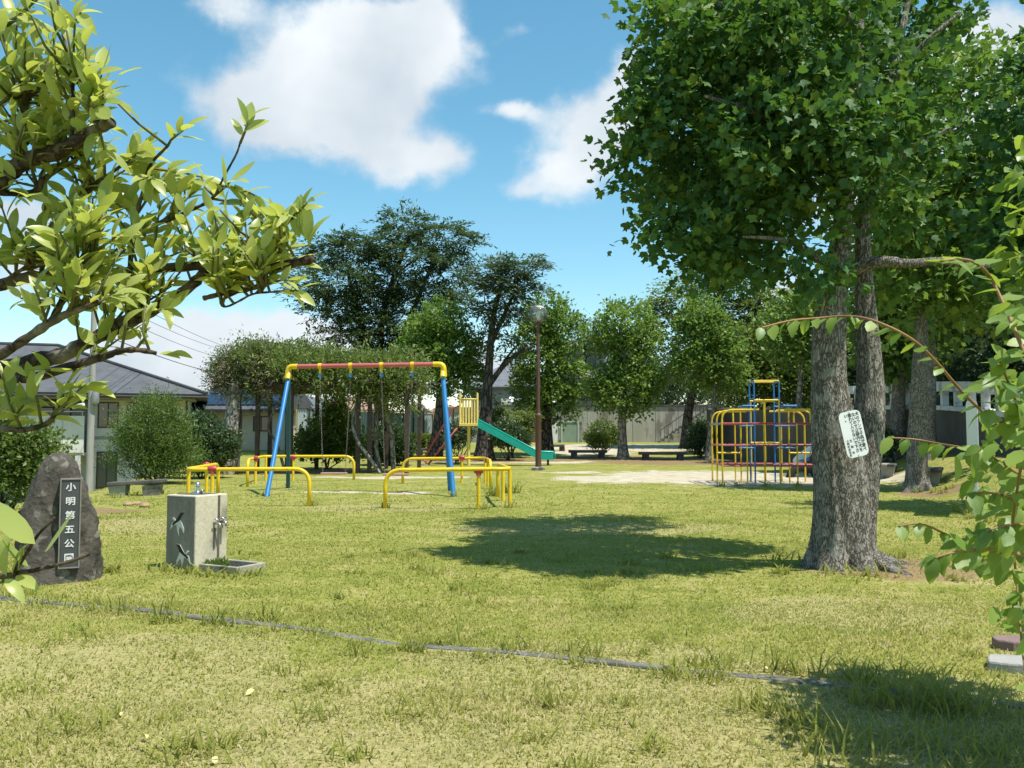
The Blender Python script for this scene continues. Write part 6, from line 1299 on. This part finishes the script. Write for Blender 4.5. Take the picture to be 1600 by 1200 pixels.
def citrus():
    base = (-2.55, 2.3, 0); g = empty('citrus_tree', base, 'citrus tree reaching in from the left with glossy yellow-green leaves', 'tree'); rg = random.Random(21); rng = np.random.default_rng(21)
    T0 = Vector((-2.5, 2.25, .95))
    TP = chaikin([(-2.55, 2.3, -.1), (-2.56, 2.3, .4), (-2.5, 2.26, .95), (-2.45, 2.2, 1.5), (-2.5, 2.2, 2.2)], 2); MB().tube(TP, [.13-.09*i/len(TP) for i in range(len(TP))], 14, bumpy(rng, .1)).build('trunk', BARK_C, g, base, smooth=True)
    BR = [  # (points in photo pixels, depth at start and end, radius px at start and end, height on the trunk)
        ([(-40, 590), (50, 566), (100, 557), (128, 538), (170, 520), (220, 496), (260, 474), (300, 448), (318, 425), (335, 412)], 2.05, 2.0, 14, 6, 1.1),
        ([(-40, 596), (0, 590), (50, 592), (90, 578), (140, 564), (168, 556), (185, 548), (215, 546), (245, 552)], 1.95, 1.9, 10, 3, 1.05),
        ([(-40, 582), (0, 556), (40, 530), (80, 503), (105, 490), (130, 482), (155, 472)], 1.85, 1.8, 9, 4, 1.15),
        ([(-40, 460), (0, 446), (35, 434), (65, 431), (120, 431), (170, 428), (210, 424), (260, 418), (330, 414), (400, 418), (450, 414), (490, 404)], 2.1, 2.0, 9, 6, 1.4),
        ([(80, 503), (98, 468), (112, 432), (128, 408), (150, 392)], 1.84, 1.8, 6, 3, None),
        ([(-40, 310), (0, 286), (22, 262), (50, 246), (83, 240), (108, 228), (133, 213), (155, 200), (176, 191)], 1.95, 1.85, 15, 7, 1.8),
        ([(24, 258), (32, 225), (36, 190), (40, 165), (42, 140)], 1.95, 1.95, 6, 3, None),
        ([(-40, 300), (0, 300), (45, 303), (65, 294), (60, 285), (95, 262), (120, 250)], 2.0, 1.95, 6, 3, 1.7),
        ([(112, 222), (115, 165), (113, 117), (100, 60), (92, 15), (85, -40)], 1.88, 1.85, 3.2, 1.8, None),
        ([(116, 114), (130, 145), (142, 172), (150, 196)], 1.87, 1.86, 3, 2, None),
        ([(203, 424), (206, 370), (212, 335), (225, 295), (232, 258), (262, 228)], 2.08, 2.0, 4, 2, None),
        ([(208, 366), (240, 352), (268, 342), (298, 328), (322, 318), (335, 306)], 2.06, 2.0, 3.6, 2, None),
        ([(138, 430), (136, 395), (112, 348), (116, 320), (133, 298), (150, 285), (172, 272), (190, 258)], 2.05, 2.0, 4.5, 2, None),
        ([(335, 307), (348, 280), (360, 258), (370, 240), (375, 224)], 2.0, 2.0, 2, 1.5, None),
        ([(400, 418), (413, 380), (428, 362), (444, 352), (458, 338)], 2.02, 2.0, 5, 2.5, None),
        ([(318, 466), (350, 458), (390, 452), (415, 446)], 2.0, 1.98, 4, 2.5, None),
        ([(380, 453), (342, 470), (350, 482), (375, 470), (395, 458), (428, 456)], 2.0, 1.98, 2, 1.5, None),
        ([(0, 446), (22, 428), (45, 415), (60, 408)], 2.05, 2.0, 3.5, 2, None),
        ([(-40, 668), (0, 669), (40, 673), (70, 664), (82, 655), (84, 648)], 1.9, 1.85, 5, 3.5, 1.0),
        ([(135, 535), (170, 505), (200, 494), (230, 488)], 2.04, 2.0, 5, 3.5, None),
        ([(-40, 210), (0, 158), (30, 152), (58, 146), (78, 132)], 1.9, 1.9, 3, 2, 2.0),
        ([(-40, 60), (10, 40), (40, 18), (60, -20)], 1.9, 1.9, 4, 2, 2.2),
        ([(-40, 905), (0, 900), (30, 896), (75, 886), (112, 877), (140, 866)], 1.55, 1.5, 5, 2, .75),
        ([(20, 898), (45, 860), (58, 836), (80, 815), (86, 808)], 1.53, 1.5, 3, 1.8, None),
    ]
    paths = []
    for pts, d0, d1, r0, r1, tz in BR:
        n = len(pts); W = [Vector(at(x, y, d0+(d1-d0)*i/(n-1)+.012*rg.uniform(-1, 1))) for i, (x, y) in enumerate(pts)]
        rr = [(r0+(r1-r0)*i/(n-1))*d0/F for i in range(n)]
        if tz is not None:
            t = Vector((-2.49, 2.24, tz)); m1 = t.lerp(W[0], .55)+Vector((0, 0, -.05)); W = [t, m1]+W; rr = [max(rr[0]*1.5, .018), rr[0]*1.25]+rr
        P = chaikin(W, 2); m = len(P); s = np.linspace(0, len(rr)-1, m); rad = np.interp(s, range(len(rr)), rr)
        kn = rng.random(m)
        rad = [float(q*(1+.10*math.sin(i*2.3)+.14*(kn[i] > .86))) for i, q in enumerate(rad)]
        MB().tube(P, rad, 10, bumpy(rng, .10)).build('branch', BARK_C, g, base, smooth=True)
        paths.append((P, rad, tz))
    V1 = long_leaf(6, .20, .25, .45); V2 = long_leaf(6, .19, .38, .8); V3 = long_leaf(6, .22, .14, -.3); V4 = long_leaf(6, .18, .30, 1.1)
    poly = [(-60, -60), (128, -60), (150, 20), (152, 60), (178, 95), (190, 118), (175, 140), (165, 165), (190, 200), (225, 195), (232, 225), (262, 215), (300, 216), (316, 250), (345, 272), (395, 285), (412, 300), (440, 318), (455, 296), (492, 320), (496, 385), (470, 408), (425, 436), (390, 440), (330, 436), (290, 420), (265, 480), (268, 530), (230, 560), (170, 596), (110, 640), (60, 652), (-60, 660)]
    holes = [[(150, 130), (200, 150), (200, 190), (175, 188)], [(185, 232), (225, 240), (222, 268), (192, 262)], [(-60, 305), (40, 312), (20, 345), (-60, 350)], [(-60, 455), (50, 465), (90, 470), (60, 500), (-60, 540)], [(105, 455), (190, 455), (200, 485), (110, 480)], [(0, 360), (40, 380), (60, 402), (0, 412)], [(225, 440), (262, 440), (250, 480), (225, 485)]]
    LV = []; TWM = pm('green_twig', (.10, .12, .03), (.13, .11, .05), rough=.6)
    def sprig(p, d, n, Ls, big=1.0, cut=None):
        d = d.normalized(); e = p+d*Ls; MB().tube([p, p.lerp(e, .5)+Vector((rg.uniform(-.01, .01),)*3), e], [.0035, .003, .002], 5).build('twig', TWM, g, base, smooth=True)
        for i in range(n):
            t = .30+.75*i/max(1, n-1); q = p+d*Ls*min(1, t); a = i*2.4+rg.random()
            s = d.cross(Vector((.3, .2, 1))).normalized(); u = d.cross(s)
            ld = d*(.55+.5*t)+(s*math.cos(a)+u*math.sin(a))*.75+Vector((0, 0, .15))
            nn = Vector((rg.uniform(-.8, .6), rg.uniform(-1.1, .2), .75))
            LV.append((q, ld, nn, rg.uniform(.044, .078)*big, min(1, max(0, rg.gauss(.5, .25)))))
    cnt = 0; tries = 0
    while cnt < 300 and tries < 9000:
        tries += 1; P, rad, tz = paths[rg.randrange(len(paths)-2)]; i = rg.randrange(len(P)//5 if tz is None else len(P)//3, len(P)); p = Vector(P[i])
        d = Vector((rg.gauss(.25, .5), rg.gauss(0, .55), rg.gauss(.75, .45))); L_ = rg.uniform(.05, .17); e = p+d.normalized()*(L_+.05); x, y = proj(e)
        if not inside(poly, x, y) or any(inside(h, x, y) for h in holes) or (y > 425 and rg.random() < .6): continue
        sprig(p, d, rg.choice((4, 5, 5, 6, 7)), L_); cnt += 1
    for P, rad, tz in paths[:-1]:                                       # growth at the branch tips
        if len(P) > 6 and tz is None: sprig(Vector(P[-1]), Vector(P[-1])-Vector(P[-4]), 5, .06)
    # single leaves one can point to
    for px, py, ex, ey, D, s in ((185, 120, 215, 97, 1.85, .07), (130, 606, 170, 602, 1.88, .085), (262, 556, 290, 545, 1.95, .07), (250, 552, 285, 552, 1.95, .06), (480, 375, 470, 300, 2.0, .11), (468, 372, 455, 297, 2.0, .10), (483, 390, 495, 325, 2.0, .10), (55, 850, -10, 802, 1.5, .115), (70, 862, 128, 806, 1.5, .105), (20, 898, 28, 845, 1.52, .07), (30, 893, 45, 852, 1.53, .06), (45, 885, 10, 860, 1.54, .07), (25, 900, 60, 915, 1.52, .06), (10, 900, -10, 850, 1.52, .09), (8, 905, 40, 930, 1.5, .06)):
        a, b = Vector(at(px, py, D)), Vector(at(ex, ey, D-.03)); LV.append((a, b-a, Vector((rg.uniform(-.3, .3), -.55, .8)), s, rg.uniform(.5, .9)))
    # the rest of the crown outside the picture
    for i in range(46):
        p = Vector((-2.4+rg.gauss(0, .35), 2.2+rg.gauss(0, .55), 1.5+abs(rg.gauss(.3, .55)))); x, y = proj(p)
        if x > -120: continue
        sprig(p, Vector((rg.gauss(0, .6), rg.gauss(0, .6), .7)), 6, .14)
    leaves_on(g, base, LV, LF_CIT, [V1, V2, V3, V4], 300)
citrus()

def right_shrub():
    base = (2.75, 3.0, Z(2.75, 3.0)); g = empty('serrated_shrub', base, 'overhanging shrub with toothed leaves on long arching twigs at the right edge', 'shrub'); rg = random.Random(9); rng = np.random.default_rng(9); D = 2.3
    S1 = long_leaf(8, .30, .16, .35, .06, flare=.8); S2 = long_leaf(8, .28, .30, .9, .06, flare=.8); S3 = long_leaf(8, .31, .06, -.3, .06, flare=.8)
    LV = []; TW = pm('reddish_twig', (.30, .17, .07), (.22, .12, .06), rough=.6)
    twigs = [([(1190, 512), (1235, 500), (1280, 497), (1320, 493), (1357, 497), (1415, 522), (1452, 552), (1500, 610), (1542, 650), (1598, 696), (1680, 760), (1800, 860)], 2.35, 1.4, 3.2, 26, 0, (.062, .085)),
             ([(1470, 408), (1500, 404), (1522, 408), (1546, 428), (1566, 470), (1590, 525), (1612, 580), (1650, 660), (1720, 760)], 2.15, 2, 3.6, 20, 1, (.070, .095)),
             ([(1392, 684), (1430, 686), (1470, 694), (1510, 700), (1560, 722), (1640, 770)], 2.6, 1.2, 2.5, 12, 0, (.07, .09)),
             ([(1405, 822), (1440, 816), (1480, 836), (1530, 858), (1590, 868), (1680, 880)], 2.2, 1.2, 2.5, 9, 0, (.055, .08)),
             ([(1460, 872), (1500, 860), (1560, 858), (1640, 880)], 2.1, 1.4, 3, 16, 0, (.065, .09)),
             ([(1600, 700), (1590, 760), (1580, 830), (1588, 900), (1592, 960), (1600, 1040), (1605, 1080)], 2.2, 2.5, 1.2, 11, 0, (.05, .075)),
             ([(1530, 700), (1560, 720), (1600, 750), (1660, 800)], 2.3, 1.2, 3, 14, 0, (.08, .11)), ([(1520, 770), (1560, 770), (1600, 785), (1680, 820)], 2.3, 1.2, 3, 14, 0, (.07, .10)), ([(1545, 640), (1570, 660), (1600, 690), (1650, 740)], 2.25, 1.2, 3, 10, 0, (.08, .11)),
             ([(1560, 560), (1585, 620), (1610, 690), (1660, 760)], 2.2, 1.5, 3, 12, 0, (.08, .10)), ([(1540, 830), (1570, 820), (1610, 820), (1690, 830)], 2.15, 1.2, 3, 14, 0, (.07, .10))]
    tb = Vector(base)
    for pts, Dd, r0, r1, nl, side, sz in twigs:
        n = len(pts); W = [Vector(at(x, y, Dd+.10*math.sin(i*1.1+Dd*5))) for i, (x, y) in enumerate(pts)]; e = W[-1]
        if pts[-1][1] < 1000: W += [e.lerp(Vector((2.70, 2.9, e.z*.75)), .5), Vector((2.72, 2.95, max(.3, e.z*.55)))]; rr = [(r0+(r1-r0)*i/(n-1))*Dd/F for i in range(n)]+[.008, .010]
        else: rr = [(r0+(r1-r0)*i/(n-1))*Dd/F for i in range(n)]
        P = chaikin(W, 2); rad = np.interp(np.linspace(0, len(rr)-1, len(P)), range(len(rr)), rr)
        MB().tube(P, list(map(float, rad)), 7).build('twig', TW, g, base, smooth=True)
        lim = [i for i in range(len(P)) if proj(P[i])[0] < 1640]; m = max(lim) if lim else len(P)-1
        for k in range(nl):
            i = int(m*(k+.5)/nl); p = Vector(P[i]); d = (Vector(P[min(i+1, len(P)-1)])-Vector(P[max(i-1, 0)])).normalized()
            s = 1 if k % 2 else -1
            if side == 1 and k % 3 != 2: s = 1
            perp = Vector((-d.z, 0, d.x))*(s if side == 0 else -1)
            if side == 1: ld = Vector((-.95 if k % 3 else .6, -.15+rg.uniform(-.2, .2), -.25+rg.uniform(-.25, .25)))
            else: ld = Vector((rg.uniform(-.6, .1), s*.5+rg.uniform(-.3, .3), -.45+rg.uniform(-.4, .25)))+d*-.3+perp*.2
            nn = Vector((rg.uniform(-.3, .3), rg.uniform(-.7, .1), .9)); t = min(1, max(0, rg.gauss(.55, .22)))
            LV.append((p, ld, nn, rg.uniform(*sz)*.72, t))
    for i in range(9):
        a = rg.uniform(0, 6); e = Vector((base[0]+.55*math.cos(a), base[1]+.6*math.sin(a), rg.uniform(1.3, 2.5))); MB().tube(chaikin([(base[0]+.08*math.cos(a), base[1]+.08*math.sin(a), base[2]-.05), (base[0]+.2*math.cos(a), base[1]+.2*math.sin(a), 1.0), e], 2), [.022-.0016*k for k in range(9)], 7).build('stem', BARK_D, g, base, smooth=True)
    for i in range(300):                                                # leafy fringe along the edge of the view
        py = rg.choice((rg.uniform(640, 900), rg.uniform(560, 1000), rg.uniform(470, 640))); px = rg.uniform(1515 if 680 < py < 890 else 1565, 1660)
        px += 25*math.sin(py*.05); p = Vector(at(px, py, rg.uniform(2.0, 2.9)))
        LV.append((p, Vector((rg.gauss(-.3, .5), rg.gauss(-.2, .5), rg.gauss(-.35, .3))), Vector((rg.gauss(0, .4), rg.gauss(-.5, .4), .9)), rg.uniform(.042, .074), min(1, max(0, rg.gauss(.5, .3)))))
    for i in range(5200):                                               # body of the shrub, just outside the frame
        c = rg.choice(((2.75, 3.0, 1.55, .62, .8, .85), (2.55, 3.75, 1.9, .45, .45, .6), (2.55, 3.3, 2.2, .5, .5, .6), (2.9, 3.5, 2.1, .6, .5, .6), (2.65, 3.85, 2.4, .5, .5, .5), (2.85, 4.2, 1.9, .5, .45, .6), (3.0, 4.0, 2.5, .5, .5, .5), (3.0, 3.5, 1.3, .7, .7, .8), (2.7, 2.5, 1.8, .6, .6, .8), (3.2, 2.7, 2.0, .8, .8, .7), (2.72, 3.6, 1.0, .45, .5, .5)))
        u = unit(rng.normal(size=(1, 3)))[0]*rng.random()**.35; p = Vector((c[0]+u[0]*c[3], c[1]+u[1]*c[4], c[2]+u[2]*c[5]))
        x, y = proj(p)
        if x < 1585+25*math.sin(y*.013) or p.z < .25: continue
        LV.append((p, Vector((rg.gauss(0, .7), rg.gauss(0, .7), -.3)), Vector((rg.gauss(0, .4), rg.gauss(0, .4), .9)), rg.uniform(.07, .105), min(1, max(0, rg.gauss(.5, .25)))))
    leaves_on(g, base, LV, LF_ELM, [S1, S2, S3], 300)
right_shrub()

# ------------------------------------------------------------------ grass
def grass():
    LFG = leaf_mat('grass_blade', (0.180, 0.222, 0.034), (0.395, 0.368, 0.108), (0.46, 0.48, 0.10), .40, rough=.6, spec=.2, c3=(.52, .44, .24))
    rng = np.random.default_rng(99)
    def nz(x, y, f, s): return (np.sin(x*f+s+1.7*np.sin(y*f*.7+s*2))*np.sin(y*f*1.1+s*3+1.3*np.sin(x*f*.6)))
    def straw(x, y): return .30*np.exp(-((x-.9)/1.6)**2-((y-4.35)/.9)**2)+ .5+.5*np.clip(.45*nz(x, y, 1.1, .4)+.35*nz(x, y, 2.9, 1.9)+.3*nz(x, y, 7.3, 4.1), -1, 1)
    Pn = []
    def region(d0, d1, dens):
        area = .62*(d1*d1-d0*d0)*1.06; n = int(area*dens); d = np.sqrt(d0*d0+(d1*d1-d0*d0)*rng.random(n)); x = (rng.random(n)*2-1)*.62*d; return x, d
    chunks = []
    for d0, d1, dens, hh, ww in ((3.1, 4.6, 4600, .019, .0036), (4.6, 7, 3000, .018, .0042), (7, 11, 1300, .017, .0056), (11, 16, 430, .019, .0085), (16, 27, 190, .020, .012)):
        x, y = region(d0, d1, dens); n = len(x); st = straw(x, y); keep = rng.random(n) < 1-.93*np.clip((y-13)/13, 0, 1)
        for cx, cy, rx, ry in SANDS+SOILS:
            q = np.sqrt(((x-cx)/rx)**2+((y-cy)/ry)**2)+.35*nz(x, y, 2.3, cx); keep &= (q > 1.0) | (rng.random(n) < (.20 if d0 < 15 else .07))
        bare = (y < 5.6)*np.clip(nz(x, y, 3.7, 2.2)*.5+nz(x, y, 1.3, .3)*.5, 0, 1); keep &= rng.random(n) > bare*.75
        ux = (x+3.142)*.89+(y-8.64)*-.46; uy = (x+3.142)*.46+(y-8.64)*.89; keep &= ~((ux > -.45) & (ux < .54) & (uy > -.01) & (uy < .46))
        kx = (x+9.4)*.920-(y-9.43)*.391; ky = (x+9.4)*.391+(y-9.43)*.920; keep &= (np.abs(ky) > .075) | (rng.random(n) < .10)
        x, y, st = x[keep], y[keep], st[keep]; n = len(x)
        h = hh*(.55+.9*rng.random(n))*(1+.5*np.clip(nz(x, y, 2.0, 7.7), 0, 1)); near = np.exp(-(ky[keep]/.16)**2); h *= 1+1.2*near*(rng.random(n) < .5)
        tall = rng.random(n) < .012; h = np.where(tall, h*2.1, h)
        t = np.clip(.28+.62*(st-.35)+rng.normal(size=n)*.20, 0, .86); t = np.where((y < 7.5) & (rng.random(n) < .10+.42*np.clip((st-.45)*2, 0, 1)), .99, t); t = np.where(tall, np.minimum(t, .4), t)
        chunks.append((x, y, h, np.full(n, ww)*(.7+.6*rng.random(n)), t))
    # tufts of long grass
    tuft = []
    for i in range(150):
        d = math.sqrt(3.3**2+(10**2-3.3**2)*rng.random()**1.6); x = (rng.random()*2-1)*.6*d; tuft.append((x, d, rng.integers(10, 34), .05+.09*rng.random(), .035+.06*rng.random()))
    for i in range(80):
        t = rng.random()*.97; x, y = -9.4+t*12.15, 9.43-t*5.16; s = 1 if rng.random() < .5 else -1; tuft.append((x+.39*.13*s, y+.92*.13*s, rng.integers(10, 26), .05+.06*rng.random(), .07+.10*rng.random()))
    for px, py, n, r, h in ((1250, 1140, 60, .14, .17), (1185, 1110, 40, .10, .13), (1060, 1060, 36, .12, .12), (1350, 1100, 40, .10, .14), (1400, 1100, 50, .12, .17), (1445, 1110, 60, .15, .18), (1490, 1115, 50, .14, .18), (1540, 1110, 50, .15, .15), (1330, 1180, 50, .2, .14), (1450, 1170, 60, .3, .13), (860, 1100, 30, .1, .1), (500, 1120, 30, .12, .1), (280, 1170, 30, .12, .1), (120, 1150, 24, .1, .1), (640, 1120, 26, .1, .1), (800, 770, 60, .2, .30), (770, 775, 50, .15, .28), (1300, 870, 40, .25, .12), (1260, 880, 40, .3, .14), (1230, 870, 30, .2, .12), (1345, 900, 36, .25, .12), (1390, 870, 26, .25, .1)):
        p = gp(px, py); tuft.append((p[0], p[1], n, r, h))
    for px, py in ((262, 893), (285, 895), (305, 897), (330, 900), (355, 902), (385, 900), (300, 890), (40, 905), (70, 905), (100, 903), (130, 900), (160, 895), (418, 775), (452, 762), (710, 776), (603, 794), (485, 790), (748, 796), (797, 793), (841, 735), (1523, 810), (1500, 800), (1540, 815), (1475, 770), (1490, 762), (1455, 770), (1430, 770), (215, 775), (180, 778), (250, 772), (1126, 760), (1150, 760), (1200, 760), (1250, 760)):
        p = gp(px, py); tuft.append((p[0]+rng.normal()*.05, p[1]-.03, 22, .10, .09 if p[1] < 12 else .14))
    tx, ty, th, tt, tw_ = [], [], [], [], []
    for x, y, n, r, h in tuft:
        n = int(n); tx.append(x+rng.normal(size=n)*r*.6); ty.append(y+rng.normal(size=n)*r*.6); th.append(h*(.5+.8*rng.random(n))); tt.append(np.clip(rng.normal(size=n)*.16+.12+.2*rng.random(), 0, .8)); tw_.append(np.full(n, .0055 if y < 8 else .012))
    chunks.append(tuple(np.concatenate(a) for a in (tx, ty, th, tw_, tt)))
    x, y, h, w, t = (np.concatenate([c[i] for c in chunks]) for i in range(5))
    n = len(x); z = zt(x, y)-.004; a = rng.random(n)*6.283; lean = h*(.35+1.5*rng.random(n)**1.3); fa = a+1.57+rng.normal(size=n)*.6
    dx, dy = np.cos(a)*w, np.sin(a)*w; lx, ly = np.cos(fa)*lean, np.sin(fa)*lean
    V = np.empty((n, 5, 3)); V[:, 0] = np.stack([x-dx, y-dy, z], 1); V[:, 1] = np.stack([x+dx, y+dy, z], 1); V[:, 2] = np.stack([x+dx*.75+lx*.35, y+dy*.75+ly*.35, z+h*.6], 1); V[:, 3] = np.stack([x-dx*.75+lx*.35, y-dy*.75+ly*.35, z+h*.6], 1); V[:, 4] = np.stack([x+lx, y+ly, z+h], 1)
    b = (np.arange(n, dtype=np.int32)*5)[:, None]; idx = np.concatenate([b, b+1, b+2, b+3, b+3, b+2, b+4], 1).ravel()
    ls = (np.arange(n, dtype=np.int32)*7)[:, None]; ls = np.concatenate([ls, ls+4], 1).ravel()
    me = bpy.data.meshes.new('grass'); me.vertices.add(n*5); me.vertices.foreach_set('co', V.ravel().astype(np.float32)); me.loops.add(len(idx)); me.loops.foreach_set('vertex_index', idx.astype(np.int32)); me.polygons.add(2*n); me.polygons.foreach_set('loop_start', ls.astype(np.int32)); me.update(calc_edges=True)
    at_ = me.attributes.new('tint', 'FLOAT', 'POINT'); at_.data.foreach_set('value', np.repeat(t.astype(np.float32), 5))
    o = mesh_obj('grass', me, LFG, None); tag(o, 'short dry summer grass with greener tufts over the whole lawn', 'grass', None, 'stuff')
    return n
grass()
# fallen yellow leaves lying on the grass
def fallen():
    rg = random.Random(4); M_ = pm('yellow_fallen_leaf', (.62, .55, .16), (.70, .62, .28), rough=.6); V, Fc = long_leaf(4, .32, .25, .8)
    me = bpy.data.meshes.new('fallen_leaf'); me.from_pydata([tuple(p) for p in V], [], Fc); me.update(); me.materials.append(M_)
    spots = [(143, 1093, 'yellow fallen leaf, upper one near the left border'), (190, 1122, 'tiny pale fallen leaf below the upper left yellow one'), (12, 1137, 'large yellow fallen leaf cut by the left picture edge'), (225, 1158, 'bright yellow fallen leaf low on the left lawn'), (277, 1183, 'orange-yellow fallen leaf at the bottom left'), (335, 1193, 'fallen leaf at the bottom edge left of centre'), (397, 1086, 'pale fallen leaf, left of the pair in the straw grass'), (443, 1083, 'pale fallen leaf, right of the pair in the straw grass'), (298, 1110, 'small fallen leaf between the pair and the left border'), (1195, 1049, 'small white fallen scrap on the kerb')]
    for px, py, lab in spots:
        p = gp(px, py); o = bpy.data.objects.new('fallen_leaf', me); COL.objects.link(o); o.location = (p[0], p[1], p[2]+.028); s = rg.uniform(.035, .055)*(.6 if 'tiny' in lab or 'small' in lab else 1); o.scale = (s, s, s); o.rotation_euler = (rg.uniform(-.4, .4), rg.uniform(-.3, .3), rg.uniform(0, 6)); tag(o, lab, 'leaf', 'fallen leaves on the lawn')
fallen()
